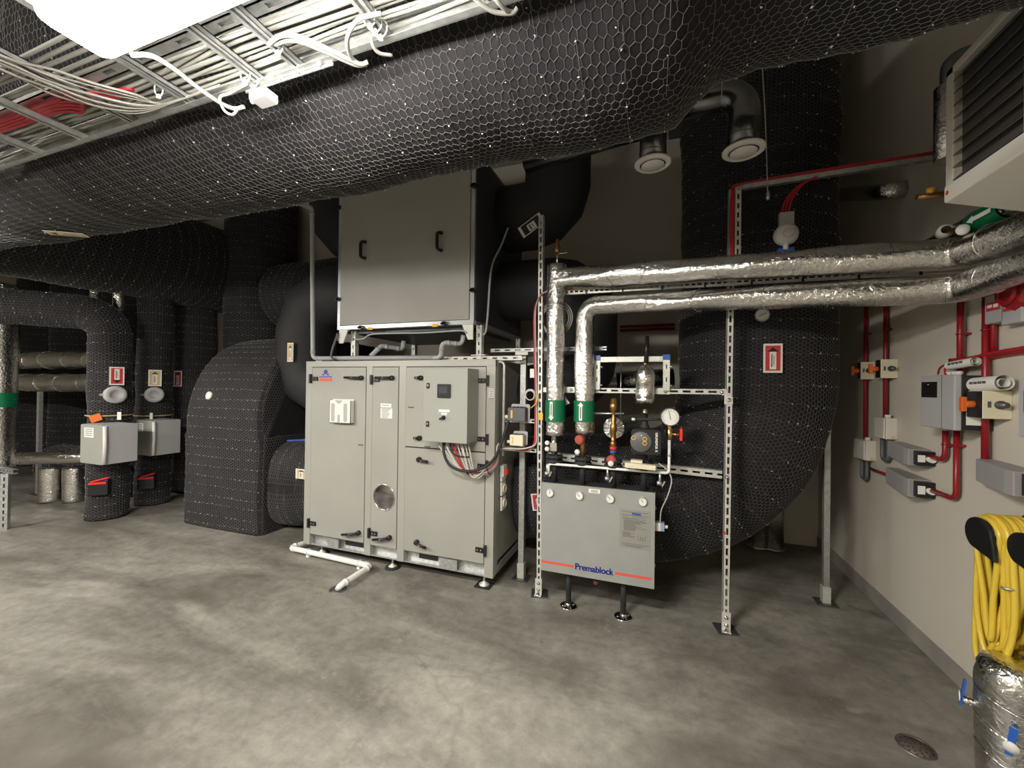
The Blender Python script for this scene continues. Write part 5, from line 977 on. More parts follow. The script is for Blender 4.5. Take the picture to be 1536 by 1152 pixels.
# fire alarm boxes at the top right
for k, px in enumerate((1503, 1530)):
    c = w_(px, 462, 0.03); t = thing('alarm_box', ('left' if k == 0 else 'right')+' of two pale alarm boxes with red labels at the right edge', 'alarm box', c-Vector((0, 0, 0.07)))
    part('body', 'grey_box', t, lambda b: b.box(XW-0.06, XW, c.y-0.058, c.y+0.058, c.z-0.07, c.z+0.07), 0.006); lb_ = part('label_strip', 'red_print', t, lambda b: b.box(XW-0.062, XW-0.060, c.y-0.04, c.y+0.042, c.z-0.010, c.z+0.03)); part('print', 'paper', lb_, lambda b: (b.box(XW-0.063, XW-0.062, c.y-0.03, c.y-0.003, c.z+0.003, c.z+0.02), b.box(XW-0.063, XW-0.062, c.y+0.006, c.y+0.035, c.z+0.006, c.z+0.02)))
ca = w_(1532, 438, 0.04); rb = thing('alarm_sounder', 'dark red alarm sounder above the alarm boxes', 'alarm', ca); part('body', 'red', rb, lambda b: b.lathe((XW, ca.y, ca.z), (-1, 0, 0), [(0.09, 0), (0.09, 0.05), (0.07, 0.08), (0.03, 0.09), (0, 0.09)], 8, False)); part('horn', 'red', rb, lambda b: b.ring((XW-0.09, ca.y, ca.z), (1, 0, 0), 0.045, 0.012, 18, 6))
for l, p0, p1, r in (('rolled white paper tucked behind the conduit above the switch', (1462, 577), (1507, 574), 0.035), ('thin rolled paper tucked behind the conduit above the grey box', (1424, 549), (1464, 542), 0.022)):
    a, c = w_(*p0, 0.07), w_(*p1, 0.07); ro = thing('paper_roll', l, 'paper roll', a); part('sheet', 'paper', ro, lambda b: b.tube([a, c], r, 20, cap=False)); part('inner_sheet', 'paper', ro, lambda b: b.tube([a, c], r*0.6, 16, cap=False)); part('print', 'ink_grey', ro, lambda b: [b.obox(a.lerp(c, 0.2+0.15*k)+Vector((-r*0.99, 0, 0.005)), ((0, 1, 0), (0, 0, 1), (1, 0, 0)), (0.012, 0.006, 0.0006)) for k in range(4)])

# coiled yellow hose on a black hook
hk = w_(1492, 803, 0.0); hs = thing('hose_holder', 'black plastic hose hook on the right wall', 'hose holder', (XW-0.08, hk.y, hk.z))
hc = Vector((XW-0.02, fx(1506, 800, XW-0.12).y, fx(1500, 803, XW-0.12).z))
part('saddle', 'black_plastic', hs, lambda b: b.tube([Vector((XW, hc.y, hc.z)), Vector((XW-0.19, hc.y, hc.z))], [0.060, 0.066], 20))
def lip(b, x, yc, k):      # leaf-shaped plate: round towards the far side, pointed below on the near side
    P = [(x, yc+k*(0.012+0.082*math.cos(math.radians(d_))), hc.z+k*0.078*math.sin(math.radians(d_))) for d_ in range(-60, 116, 12)]
    P += [(x, yc-k*0.062, hc.z+k*0.040), (x, yc-k*0.085, hc.z-k*0.030), (x, yc-k*0.095, hc.z-k*0.095)]
    b.prism(P, (-0.018, 0, 0))
part('lip', 'black_plastic', hs, lambda b: lip(b, XW-0.19, hc.y-0.005, 0.95), 0.006, label='leaf-shaped black lip'); part('lip', 'black_plastic', hs, lambda b: lip(b, XW-0.16, hc.y-0.19, 0.9), 0.006)
part('crossbar', 'black_plastic', hs, lambda b: b.box(XW-0.05, XW-0.02, hc.y-0.20, hc.y+0.03, hc.z-0.02, hc.z+0.02)); part('arm', 'black_plastic', hs, lambda b: b.cyl((XW-0.02, hc.y-0.17, hc.z), (XW-0.16, hc.y-0.17, hc.z), 0.03, 14))
part('wall_plate', 'black_plastic', hs, lambda b: b.lathe((XW, hc.y, hc.z), (-1, 0, 0), [(0.12, 0), (0.115, 0.012), (0, 0.014)], 24))
ho = thing('garden_hose', 'coiled yellow hose hanging on the black wall hook', 'hose', (XW-0.1, hc.y, hc.z-0.62)); hr = random.Random(4)
def coil(b):
    for k in range(24):
        x = XW-0.175+0.155*((k*7) % 24)/24.0+hr.uniform(-0.004, 0.004); R = 0.074+hr.uniform(0, 0.012); drop = hr.uniform(0.34, 0.62); wd = 0.03+0.125*((k*11) % 24)/24.0; sk = hr.uniform(-0.04, 0.075); P = []
        for i in range(40):
            a = 2*math.pi*i/40; yy, zz_ = math.cos(a), math.sin(a)
            if zz_ >= 0: P.append((x, hc.y+yy*R*1.02, hc.z+zz_*R))
            else: f = -zz_; P.append((x-0.035*f*math.sin(k*1.7), hc.y+yy*(R+(wd-R)*min(1, f*1.6))+sk*f, hc.z-drop*(f**1.0)))
        P.append(P[0]); b.tube(P, 0.0115, 8, cap=False)
part('coil', 'yellow', ho, coil); part('hose_clip', 'galv', ho, lambda b: b.ring((XW-0.16, hc.y-0.095, hc.z-0.19), (0, 0.2, 1), 0.022, 0.005, 16, 5))

# foil pipe stub with ball valves in the right foreground
fpc = Vector((1.405, 2.27, 0)); fpz = 0.47
fgp = thing('foil_standpipe', 'foil-wrapped standpipe with blue ball valves in the right foreground', 'pipe', fpc)
s_ = Sweep([fpc, fpc+Vector((0, 0, fpz))], [(0, 0.115), (fpz-0.04, 0.115), (fpz, 0.10)], step=0.02, amp=0.004, pillow=0.003, seed=8); s_.mesh('jacket', 'foil', fgp, 36); part('cap', 'foil_tape', fgp, lambda b: b.lathe(fpc+Vector((0, 0, fpz-0.02)), (0.05, 0, 1), [(0.112, 0), (0.10, 0.03), (0.05, 0.045), (0, 0.05)], 28))
for h in (0.10, 0.21, 0.33): part('tape_seam', 'foil_tape', fgp, lambda b: b.ring(fpc+Vector((0, 0, h)), (0.2, -0.1, 1), 0.119, 0.003))
for c in (fx(1450, 1040, 1.28), fx(1518, 1110, 1.33)):
    d = (c-Vector((fpc.x, fpc.y, c.z))).normalized(); vv = part('valve', 'chrome', fgp, lambda b: (b.cyl(Vector((fpc.x, fpc.y, c.z-0.03))+d*0.10, c+Vector((0, 0, -0.03)), 0.012, 10), b.lathe(c+Vector((0, 0, -0.03)), d, [(0.01, -0.02), (0.018, -0.01), (0.018, 0.012), (0, 0.014)], 10)), label='small ball valve')
    part('lever', 'blue', vv, lambda b: b.obox(c+d*0.012, (Vector((0.15, 0, 1)), d.cross(Vector((0, 0, 1))), d), (0.055, 0.011, 0.004)), label='blue lever'); part('tag', 'white_plastic', vv, lambda b: b.lathe(c+d*0.02+Vector((0, 0, -0.02)), d, [(0.0, 0), (0.022, 0), (0.022, 0.003), (0, 0.003)], 16))

# right hand steel post
rs = thing('steel_post', 'galvanised steel post standing near the right wall', 'steel post', (1.213, 3.667, 0)); part('post', 'galv', rs, lambda b: b.box(1.195, 1.233, 3.65, 3.69, 0.01, 2.3)); part('base_plate', 'steel_dark', rs, lambda b: b.box(1.15, 1.28, 3.61, 3.73, 0, 0.01)); part('base_shoe', 'galv_pale', rs, lambda b: b.box(1.188, 1.240, 3.643, 3.697, 0.01, 0.13))

# ------------------------------------------------------------------ wall heater with louvres
hx = 1.10; hyF, hyN = 2.135, 1.72; hzb, hzt = 2.385, 2.905
ht = thing('unit_heater', 'white fan heater with dark louvres hung high on the right wall', 'heater', (1.3, 1.8, hzb))
part('casing', 'heater_white', ht, lambda b: (b.box(hx+0.03, 1.50, hyN, hyF, hzb+0.02, hzt), b.box(hx, hx+0.10, hyF-0.045, hyF, hzb, hzt), b.box(hx, hx+0.10, hyN, hyN+0.045, hzb, hzt), b.box(hx, hx+0.10, hyN, hyF, hzt-0.03, hzt)), 0.004)
part('bottom_panel', 'heater_white', ht, lambda b: b.prism([(hx-0.005, hyN, hzb-0.015), (hx-0.005, hyN, hzb+0.05), (1.50, hyN, hzb+0.02), (1.50, hyN, hzb-0.13)], (0, hyF-hyN, 0)), 0.006)
part('louvre_recess', 'louvre', ht, lambda b: b.box(hx+0.028, hx+0.032, hyN+0.05, hyF-0.045, hzb+0.04, hzt-0.03))
for k in range(9):
    z = hzb+0.07+k*0.049; part('louvre', 'louvre', ht, lambda b: b.obox((hx+0.014, (hyN+hyF)/2, z), ((0, 1, 0), (-0.75, 0, -0.66), (0.66, 0, -0.75)), ((hyF-hyN)/2-0.048, 0.021, 0.0015)))
part('plug', 'red_print', ht, lambda b: b.cyl((hx-0.006, hyF-0.022, hzb+0.018), (hx, hyF-0.022, hzb+0.018), 0.009, 10)); part('bracket', 'steel_dark', ht, lambda b: (b.box(1.5, XW, 1.78, 1.84, 2.5, 2.8), b.box(1.5, XW, 2.0, 2.06, 2.5, 2.8)))
hp = thing('foil_pipe', 'foil-wrapped vertical pipe behind the far edge of the fan heater', 'pipe', fx(1420, 240, 1.3)); q = fx(1424, 240, 1.30); part('jacket', 'foil', hp, lambda b: b.tube([q, Vector((q.x, q.y, fx(1424, 130, 1.30).z))], 0.055, 20)); part('elbow', 'steel_dark', hp, lambda b: b.tube(fillet([Vector((q.x, q.y, fx(1424, 132, 1.30).z)), Vector((q.x, q.y, fx(1424, 90, 1.30).z)), Vector((1.55, q.y-0.05, fx(1424, 90, 1.30).z))], 0.05, 6), 0.035, 14))
bvp = fx(1400, 293, 1.2); hv = thing('brass_valve', 'small brass valve with a yellow knob under the fan heater corner', 'valve', bvp); part('body', 'bronze', hv, lambda b: (b.cyl(bvp+Vector((-0.06, 0, 0)), bvp+Vector((0.06, 0, 0)), 0.013, 10), b.cyl(bvp+Vector((0.06, 0, 0)), (1.25, bvp.y, bvp.z), 0.010, 10))); part('knob', 'amber', hv, lambda b: b.lathe(bvp+Vector((-0.01, 0, 0.008)), (0, 0, 1), [(0.008, 0), (0.016, 0.01), (0.016, 0.026), (0, 0.03)], 12))
# dark supply pipe with green band under the heater, thermostat valve
hz = 2.425; dpp = thing('heater_pipe', 'foil pipe with a green arrow band below the fan heater', 'pipe', (1.46, 2.6, hz-0.05))
part('jacket', 'foil', dpp, lambda b: b.tube(fillet([(1.46, 3.75, hz), (1.46, 2.21, hz), (XW, 2.21, hz)], 0.06, 6), 0.05, 20))
gb_ = part('green_band', 'green', dpp, lambda b: b.tube([(1.46, 2.60, hz), (1.46, 2.40, hz)], 0.055, 24, cap=False), label='green marking band')
part('arrow', 'paper', gb_, lambda b: b.prism([(1.46-0.056, y_, hz-0.004+dz) for y_, dz in ((2.42, -0.010), (2.42, 0.010), (2.53, 0.010), (2.53, 0.018), (2.57, 0.0), (2.53, -0.018), (2.53, -0.010))], (-0.002, 0, 0)), label='white flow arrow')
part('union', 'chrome', dpp, lambda b: b.cyl((1.46, 2.38, hz), (1.46, 2.33, hz), 0.058, 8))
tv = fx(1417, 347, 1.40); tvt = thing('thermostat_valve', 'pale thermostat head on a valve above the bend of the upper foil pipe', 'valve', tv); part('head', 'white_plastic', tvt, lambda b: b.lathe(tv, (0.3, 1, 0), [(0.02, -0.03), (0.032, -0.02), (0.032, 0.03), (0.026, 0.036), (0, 0.037)], 14)); part('body', 'bronze', tvt, lambda b: b.cyl(tv, fx(1450, 345, 1.40), 0.014, 10)); part('gauge', 'white_plastic', tvt, lambda b: b.lathe(fx(1444, 345, 1.37), (-0.5, -1, 0), [(0.024, 0), (0.024, 0.012), (0, 0.013)], 16))
pipe_thing('foil_pipe', 'foil-wrapped pipe high on the right wall beyond the big duct', 'pipe', [[fx(1256, 292, 1.46), fx(1326, 288, 1.46), fx(1326, 288, 1.46)+Vector((0.11, -0.01, 0))]], 0.055, 'foil', joints=False, fil=0.07)

# strut arm with red cables and the round sensor above the pipes
ra = thing('cable_strut', 'angled steel strut carrying red cables above the upper foil pipe', 'cable tray', fy(1100, 385, 3.0)); r1_, r2_ = fy(1098, 284, 3.02), fx(1404, 237, 1.50)
part('level_arm', 'galv', ra, lambda b: strut(b, r1_, r2_, (0, 0, -1), 0.03, 0.03, 0.04, 0.03, 0.01)); part('upright', 'galv_pale', ra, lambda b: strut(b, (r1_.x+0.03, 2.985, 2.46), (r1_.x+0.03, 2.985, r1_.z-0.02), (0, -1, 0), 0.036, 0.025, 0.035, 0.025, 0.012))
for k in range(3):
    cable('red_arm_cable', [(r1_.x-0.01+0.008*k, 2.98, 2.40), (r1_.x-0.012+0.008*k, 2.98, 2.7), (r1_.x-0.005+0.008*k, 2.98, r1_.z-0.04), r1_.lerp(r2_, 0.04)+Vector((0, -0.01, 0.012+0.006*k)), r1_.lerp(r2_, 0.5)+Vector((0, -0.01, 0.02+0.006*k)), r2_+Vector((0, -0.01, 0.02+0.006*k))], 0.0062, 'red_cable', 'red cable bent over the angled steel strut', group='red cables on the angled strut', sub=6)
sn = fy(1179, 352, 3.0)
for k in range(3):
    cable('red_drop_cable', [fy(1172+5*k, 325, 3.0), fy(1176+5*k, 306-k, 3.0), fy(1188+4*k, 288-k, 3.0), fy(1206+2*k, 274-k, 3.0), fy(1232, 264-k, 3.0), fy(1262, 260-2*k, 3.02), r1_.lerp(r2_, 0.8)+Vector((0, -0.02, 0.03))], 0.007, 'red_cable', 'red cable arching down to the round smoke sensor', group='red cables to the smoke sensor', sub=6)
ss = thing('smoke_sensor', 'round pale smoke sensor on a bracket before the big duct', 'smoke detector', sn); part('head', 'white_plastic', ss, lambda b: b.lathe(sn, (-0.1, -1, 0), [(0.064, -0.03), (0.070, -0.01), (0.066, 0.02), (0.045, 0.035), (0, 0.038)], 24)); part('ring', 'lamp_rim', ss, lambda b: b.ring(sn+Vector((0.005, -0.036, 0)), (0.1, 1, 0), 0.028, 0.004)); part('bracket', 'grey_box', ss, lambda b: b.box(sn.x-0.04, sn.x+0.04, 2.985, 3.02, sn.z+0.05, sn.z+0.14)); part('stem', 'white_plastic', ss, lambda b: b.cyl(sn+Vector((0, -0.01, -0.05)), sn+Vector((-0.005, -0.01, -0.10)), 0.016, 10)); part('base', 'blue', ss, lambda b: b.box(sn.x-0.045, sn.x+0.045, 2.985, 3.03, sn.z-0.16, sn.z-0.085), 0.004)

# ------------------------------------------------------------------ left: insulated rectangular bend beside the cabinet
BX0, BX1 = -5.06, -3.90
ib = thing('rectangular_bend', 'boxy black netting-wrapped duct bend standing left of the cabinet', 'duct', (-4.48, 3.5, 0))
prof = [Vector((0, 3.08, 0.0)), Vector((0, 3.08, 1.18))]+[Vector((0, 3.95-0.87*math.cos(a), 1.18+0.98*math.sin(a))) for a in np.linspace(0.08, math.pi/2, 14)]+[Vector((0, 4.93, 2.16))]
pc = np.array([(p.y, p.z) for p in prof]); sl_ = np.concatenate([[0], np.cumsum(np.linalg.norm(np.diff(pc, axis=0), axis=1))]); PLEN = sl_[-1]
tg = np.gradient(pc, axis=0); tg /= np.linalg.norm(tg, axis=1)[:,None]
def bend_front(u, t):
    y, z = np.interp(u, sl_, pc[:,0]), np.interp(u, sl_, pc[:,1]); ty, tz = np.interp(u, sl_, tg[:,0]), np.interp(u, sl_, tg[:,1])
    n = np.stack([np.zeros_like(y), -tz, ty], -1); n /= np.linalg.norm(n, axis=-1, keepdims=True)
    b = 0.010*np.sin(np.pi*np.clip(t, 0, 1))+0.005*np.abs(np.sin(np.pi*u/0.105))+0.004*np.sin(7*u+5*t)
    e = np.minimum(t, 1-t)*(BX1-BX0); rnd = -0.05*np.clip(1-e/0.06, 0, 1)**2
    x = BX0+np.clip(t, 0, 1)*(BX1-BX0)+np.where(z < 1.02, (t-0.5)*0.05, 0)
    return np.stack([x, y, z], -1)+n*(b+rnd)[...,None], n
def bend_side(u, t):      # right flank: u = depth, t = height/2.16
    y, z = 3.09+u, t*2.16
    inside = (z < np.interp(y, pc[1:,0], pc[1:,1]))
    P = np.stack([np.full_like(y, BX1+0.006)+0.006*np.sin(9*y+4*z)+np.where(z < 1.02, 0.024, 0), y, z], -1); P[~inside] = np.nan
    return P, np.broadcast_to(np.array([1.0, 0, 0]), P.shape)
def solid(b):
    uu = np.linspace(0, PLEN, 220); tt = np.concatenate([np.linspace(0, 0.06, 8), np.linspace(0.08, 0.92, 22), np.linspace(0.94, 1, 8)]); U_, T_ = np.meshgrid(uu, tt, indexing='ij'); P, _ = bend_front(U_, T_); n = len(tt)
    b.v = [tuple(p) for p in P.reshape(-1, 3)]; b.f = [(i*n+k, i*n+k+1, (i+1)*n+k+1, (i+1)*n+k) for i in range(219) for k in range(n-1)]; b.sm = [True]*len(b.f)
    for k in (0, n-1):
        base = len(b.v); ring_ = [tuple(P[i, k]) for i in range(220)]+[(P[0, k][0], 4.93, 0.0)]; b.v += ring_; b.f.append(tuple(range(base, base+221)) if k else tuple(range(base+220, base-1, -1))); b.sm.append(False)
part('insulation', 'black_fleece', ib, solid)
netting(bend_front, PLEN, BX1-BX0, ib, periodic=False, seed=21, w=0.030, h=0.036, r=0.0013, stitch=0.105, knot_r=0.006)
netting(bend_side, 1.8, 2.16, ib, periodic=False, seed=22, w=0.030, h=0.036, r=0.0013, stitch=0)
c = fy(313, 594, 3.10); tm = part('thermometer', 'white_plastic', ib, lambda b: b.lathe(c+Vector((0, 0.03, 0)), (0, -1, 0.2), [(0.045, 0), (0.045, 0.035), (0.038, 0.04), (0, 0.04)], 20), label='round white dial')
# lower branch from the bend into the cabinet
lbz = Sweep([(-3.885, 3.62, 0.50), (-3.55, 3.62, 0.50), (-3.115, 3.62, 0.50)], [(0, 0.46), (0.3, 0.45), (0.42, 0.40), (0.9, 0.40)], sq=3.2, amp=0.006, seed=31)
lb2 = thing('duct_collar', 'short black netting-wrapped collar between the boxy bend and the cabinet', 'duct', (-3.5, 3.62, 0.05)); lbz.mesh('insulation', 'black_fleece', lb2, 48); netting(lbz.surf, lbz.L, 2*math.pi*0.44, lb2, seed=23, w=0.028, h=0.036, r=0.0012, back=0.0)
lab(label_plate(lb2, fy(452, 711, 3.16), (1, 0, 0), (0, 0, 1), 0.15, 0.10, 'tan'), 'tan arrow label'); part('blue_strap', 'blue', lb2, lambda b: b.obox(fy(447, 660, 3.20), ((1, 0.3, 0.06), (0, 1, 0), (0, 0, 1)), (0.10, 0.02, 0.006)), label='blue strap')

# ------------------------------------------------------------------ left: round netting-wrapped ducts
def wrapped(name, label, pts, r, fil, seed, nseg=40, **kw):
    P = fillet(pts, fil, 10); t = thing(name, label, 'duct', V(pts[0])); s_ = Sweep(P, r, amp=0.005, seed=seed); s_.mesh('insulation', 'black_fleece', t, nseg); netting(s_.surf, s_.L, 2*math.pi*r, t, seed=seed, back=-0.05, **dict(dict(w=0.032, h=0.040, r=0.0014, knot_r=0.0065), **kw)); return t
C1, C2, C3 = (-6.10, 2.90), (-6.27, 3.44), (-6.42, 4.02)
d1 = wrapped('round_duct', 'nearest netting-wrapped round duct on the left, bending forward at the top', [(*C1, 0.0), (*C1, 2.40), (-6.85, 2.28, 2.41), (-7.6, 1.66, 2.42)], 0.188, 0.28, 41)
d2 = wrapped('round_duct', 'middle netting-wrapped round duct on the left, with a tan arrow label', [(*C2, 0.0), (*C2, 2.9)], 0.18, 0.3, 42)
d3 = wrapped('round_duct', 'rear netting-wrapped round duct on the left, beside the boxy bend', [(*C3, 0.06), (*C3, 2.9)], 0.27, 0.3, 43)
d4 = wrapped('collector_duct', 'large dark netting-wrapped duct above the left round ducts', [(-6.25, 1.86, 3.28), (-6.25, 4.9, 3.28)], 0.60, 0.3, 44, w=0.04, h=0.05)
d5 = wrapped('low_duct', 'dark netting-wrapped duct lying behind the left round ducts', [(-8.9, 3.60, 0.295), (-6.75, 3.60, 0.295)], 0.29, 0.3, 45, w=0.04, h=0.05)
d6 = wrapped('filler_duct', 'added netting-wrapped duct darkening the far left rear', [(-10.05, 4.44, 0.0), (-10.05, 4.44, 4.4)], 0.48, 0.3, 46, w=0.04, h=0.05)  # upright black ducts here are added to darken the rear wall
wrapped('filler_duct', 'added netting-wrapped duct darkening the far left corner', [(-11.2, 4.44, 0.0), (-11.2, 4.44, 4.4)], 0.48, 0.3, 56, w=0.04, h=0.05)
wrapped('filler_duct', 'added netting-wrapped duct between the two far left filler ducts', [(-9.0, 4.48, 0.0), (-9.0, 4.48, 4.4)], 0.44, 0.3, 57, w=0.04, h=0.05)
d7 = wrapped('filler_duct', 'added netting-wrapped duct darkening the wall behind the middle left ducts', [(-7.95, 4.44, 0.0), (-7.95, 4.44, 4.4)], 0.48, 0.3, 47, w=0.04, h=0.05)
wrapped('filler_duct', 'added netting-wrapped duct filling the dark behind the boxy bend', [(-5.62, 4.44, 0.0), (-5.62, 4.44, 4.4)], 0.47, 0.3, 58, w=0.04, h=0.05)
d8 = wrapped('cross_duct', 'dark duct passing high behind the boxy bend', [(-5.10, 4.45, 2.85), (-2.9, 4.45, 2.85)], 0.47, 0.3, 48, w=0.04, h=0.05)
def deck(t, c, r, px, py, col, up, w=0.13, h=0.21, lb='red arrow label'):
    p, n = on_duct(px, py, c, r+0.012); lab(label_plate(t, p+n*0.008, Vector((0, 0, 1)).cross(n), (0, 0, 1), w, h, col, up), lb)
deck(d1, C1, 0.19, 175, 564, 'red_print', False, lb='red label, arrow down'); deck(d2, C2, 0.19, 232.5, 567, 'tan', True, lb='tan label, arrow up'); deck(d3, C3, 0.28, 267.5, 568, 'red_print', True, 0.11, 0.22, lb='red label, arrow up')
for t, c, px in ((d1, C1, 173), (d2, C2, 231.5)):
    p, n = on_duct(px, 592, c, 0.195); dg = part('inspection_cap', 'grey_box', t, lambda b: b.lathe(p, n, [(0.10, -0.05), (0.10, 0.03), (0.085, 0.04), (0.05, 0.042), (0.048, 0.036), (0, 0.036)], 28), label='round grey cap'); part('cap_tab', 'galv', dg, lambda b: b.obox(p+n*0.02+Vector((-0.06, -0.10, 0)), ((0, 1, 0), n, (0, 0, 1)), (0.02, 0.01, 0.012)))
    p, n = on_duct(px-22 if t is d1 else px-10, 730 if t is d1 else 722, c, 0.19)
    sd = Vector((0, 0, 1)).cross(n); ab = part('damper_actuator', 'black_plastic', t, lambda b: b.obox(p+n*0.03, (sd, (0, 0, 1), n), (0.085, 0.085, 0.04)), 0.006, label='black damper actuator'); part('indicator', 'red_bright', ab, lambda b: (b.obox(p+n*0.075+Vector((0, 0, 0.055)), (sd, (0, 0, 1), n), (0.075, 0.012, 0.01)), b.obox(p+n*0.08+Vector((0, 0, 0.095))+sd*0.02, (sd+Vector((0, 0, 0.25)), (0, 0, 1), n), (0.075, 0.008, 0.008))), label='red indicator lever')
    p, n = on_duct(px-22, 624, c, 0.20); sd = Vector((0, 0, 1)).cross(n); part('tie_band', 'tan', t, lambda b: b.ring((c[0], c[1], p.z), (0, 0, 1), 0.202, 0.007, 40, 5)); part('card_tag', 'orange', t, lambda b: b.obox(p+n*0.03-Vector((0, 0, 0.02))-sd*0.03, (sd+Vector((0, 0, 0.4)), Vector((0, 0, 1))-sd*0.4, n), (0.05, 0.04, 0.002)), label='orange card tag') if t is d1 else None; part('paper_tag', 'paper', t, lambda b: b.obox(p+n*0.02+sd*0.17, (sd, (0, 0, 1), n), (0.018, 0.045, 0.003)))
def damper(dx, dy, label):
    x0, x1, y0, y1, z0, z1 = -5.965+dx, -5.56+dx, 2.59+dy, 2.90+dy, 0.70, 1.125
    t = thing('damper_cabinet', label, 'damper box', ((x0+x1)/2, (y0+y1)/2, z0)); part('body', 'grey_box', t, lambda b: b.box(x0, x1, y0+0.02, y1, z0, z1), 0.006); part('cover', 'control_grey', t, lambda b: b.rbox(((x0+x1)/2-0.005, y0+0.011, (z0+z1)/2), ((1, 0, 0), (0, 0, 1), (0, 1, 0)), ((x1-x0)/2+0.005, (z1-z0)/2, 0.010), 0.02, 3)); part('cover_lip', 'lamp_rim', t, lambda b: b.tube(fillet([(x1+0.004, y0+0.012, z0+0.01), (x1+0.012, y0+0.012, (z0+z1)/2), (x1+0.004, y0+0.012, z1-0.01)], 0.3, 6), 0.018, 8)); st = part('sticker', 'paper', t, lambda b: b.box(x0+0.06, x0+0.23, y0, y0+0.002, z1-0.14, z1-0.035)); part('print', 'ink_grey', st, lambda b: [b.box(x0+0.08, x0+0.21, y0-0.001, y0, z1-0.055-0.022*k, z1-0.048-0.022*k) for k in range(4)])
damper(0, 0, 'pale grey damper box strapped to the nearest left round duct'); damper(-0.17, 0.54, 'grey damper box strapped to the middle left round duct')

# ------------------------------------------------------------------ far left foil pipework
def simple_foil(name, label, pts, r, fil=0.15, seams=3):
    return foil_pipe(name, label, pts, r, fil, [0.25+k*0.5 for k in range(seams)], seed=sum(map(ord, label)) % 97)
h1 = simple_foil('foil_pipe', 'upper level foil-wrapped pipe at the far left', [(-10.6, 3.3, 1.905), (-6.7, 3.3, 1.89)], 0.125, seams=7); h2 = simple_foil('foil_pipe', 'lower level foil-wrapped pipe at the far left', [(-10.6, 3.25, 1.56), (-6.7, 3.25, 1.57)], 0.125, seams=7)
for t, px, py, z in ((h1, 28, 540, 1.9), (h2, 49, 577, 1.565)):
    c = fy(px, py, 3.28); part('green_band', 'green', t, lambda b: b.tube([(c.x-0.12, c.y, z), (c.x+0.12, c.y, z)], 0.132, 28, cap=False), label='green marking band'); part('arrow', 'paper', t, lambda b: b.obox((c.x, c.y-0.133, z-0.02), ((1, 0, 0), (0, 0, 1), (0, 1, 0)), (0.05, 0.03, 0.002)))
h3 = simple_foil('foil_riser', 'thick vertical foil-wrapped pipe at the left edge', [(-7.10, 2.36, 0.60), (-7.10, 2.36, 2.7)], 0.155, seams=4); part('green_band', 'green', h3, lambda b: b.tube([(-7.10, 2.36, 1.29), (-7.10, 2.36, 1.45)], 0.162, 28, cap=False), label='green marking band'); part('arrow', 'paper', h3, lambda b: b.obox((-6.97, 2.27, 1.37), ((0.4, 1, 0), (0, 0, 1), (1, -0.4, 0)), (0.022, 0.06, 0.003)))
simple_foil('foil_pipe', 'low foil-wrapped pipe leading to the left round ducts', [(-7.7, 2.62, 0.60), (-6.35, 3.2, 0.66)], 0.075, seams=3)
pl = thing('pipe_support', 'slotted steel support under the left foil pipes', 'steel post', (-6.55, 2.25, 0)); part('post', 'galv', pl, lambda b: strut(b, (-6.55, 2.25, 0.0), (-6.55, 2.25, 0.60), (0.7, -0.7, 0), 0.06, 0.05, 0.04, 0.03, 0.014)); part('arm', 'galv', pl, lambda b: strut(b, (-7.5, 2.3, 0.61), (-6.5, 2.3, 0.61), (0, -1, 0), 0.05, 0.04, 0.04, 0.03, 0.014))
for x, y, l in ((-8.17, 3.11, 'thin steel post under the far left foil pipes'),): q = thing('pipe_support', l, 'steel post', (x, y, 0)); part('post', 'galv', q, lambda b: b.box(x-0.03, x+0.03, y-0.02, y+0.02, 0.01, 1.44)); part('base_plate', 'steel_dark', q, lambda b: b.box(x-0.08, x+0.08, y-0.06, y+0.06, 0, 0.01))
for k, (x, y, l) in enumerate(((-7.52, 2.98, 'left'), (-7.26, 3.10, 'right'))):
    simple_foil('floor_pipe', l+' foil-wrapped pipe rising from the floor at the far left', [(x, y, 0), (x, y, 0.46)], 0.115, seams=1)
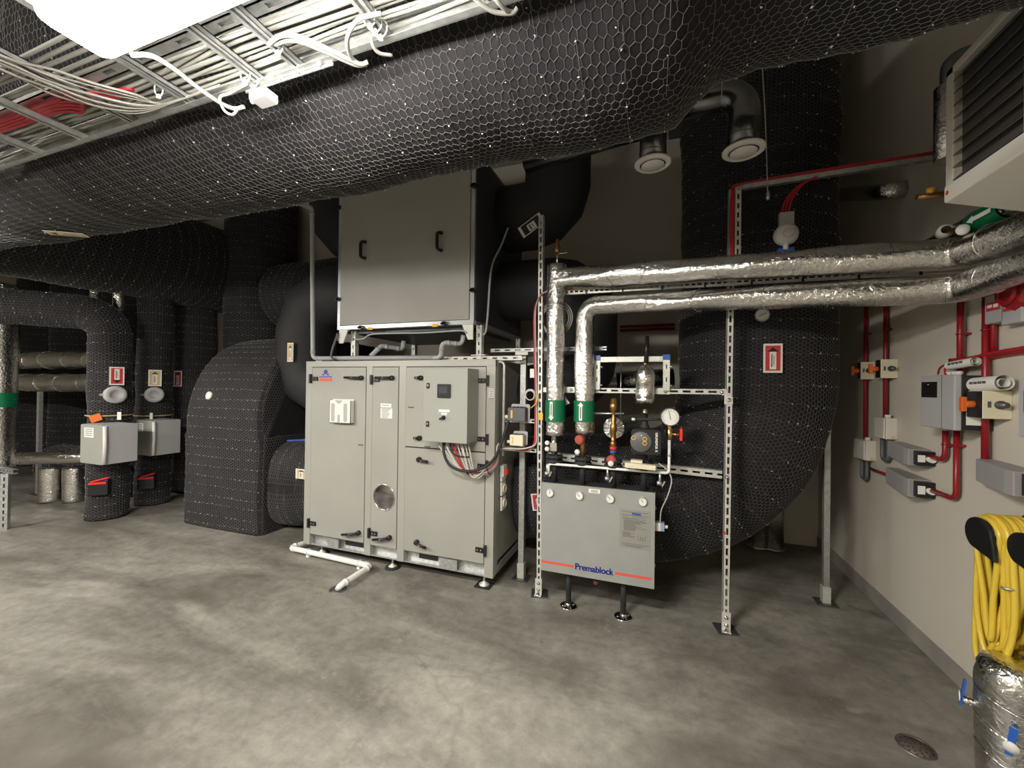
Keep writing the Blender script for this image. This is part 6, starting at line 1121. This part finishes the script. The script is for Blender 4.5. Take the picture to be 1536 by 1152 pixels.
for px, py0, py1, l in ((144, 436, 456, 'left'), (178, 440, 482, 'right')):
    a, c = fy(px, py0, 3.05), fy(px, py1, 3.05); t = thing('foil_stub', l+' of two short foil stubs between the left ducts', 'pipe', c); part('jacket', 'foil', t, lambda b: b.tube([a+Vector((0, 0, 0.3)), c], 0.06, 18)); part('band', 'foil_tape', t, lambda b: b.ring(a.lerp(c, 0.6), (0, 0, 1), 0.062, 0.006))

# ------------------------------------------------------------------ floor drains and white drain pipe
for (x, y, r, l) in ((-2.322, 2.521, 0.062, 'small round floor drain under the end of the white pipe'), (1.117, 2.340, 0.064, 'round dark floor drain cover in the right foreground')):
    t = thing('floor_drain', l, 'drain', (x, y, 0)); part('rim', 'steel_dark', t, lambda b: b.lathe((x, y, 0), (0, 0, 1), [(r*1.08, 0.0), (r*1.05, 0.004), (r*0.94, 0.004), (r*0.92, 0.002)], 32)); part('grate', 'drain_iron' if x > 0 else 'steel_dark', t, lambda b: b.lathe((x, y, 0), (0, 0, 1), [(r*0.93, 0.0), (r*0.93, 0.002), (0, 0.0025)], 32)); part('hole', 'black_plastic', t, lambda b: [b.lathe((x+rr_*r*math.cos(a), y+rr_*r*math.sin(a), 0.0027), (0, 0, 1), [(r*0.07, 0), (0, 0.0004)], 8) for rr_, nn in ((0.3, 5), (0.55, 9), (0.8, 13)) for a in [2*math.pi*k/nn for k in range(nn)]])
pv = [fz(461, 813, 0.05)+Vector((0.05, 0.14, 0.0)), fz(434.5, 821.5, 0.045), fz(556, 849, 0.045), fz(511, 878, 0.04), Vector((-2.322, 2.521, 0.004))]
wp_ = pipe_thing('white_drain_pipe', 'white plastic drain pipe lying on the floor before the cabinet', 'pipe', [pv], 0.024, 'white_pvc', fil=0.035)
for q in (pv[1].lerp(pv[2], 0.25), pv[1].lerp(pv[2], 0.87)): part('pipe_clip', 'white_pvc', wp_, lambda b: (b.ring(q, pv[2]-pv[1], 0.027, 0.005, 18, 5), b.box(q.x-0.014, q.x+0.014, q.y-0.014, q.y+0.014, 0.0, 0.025)))
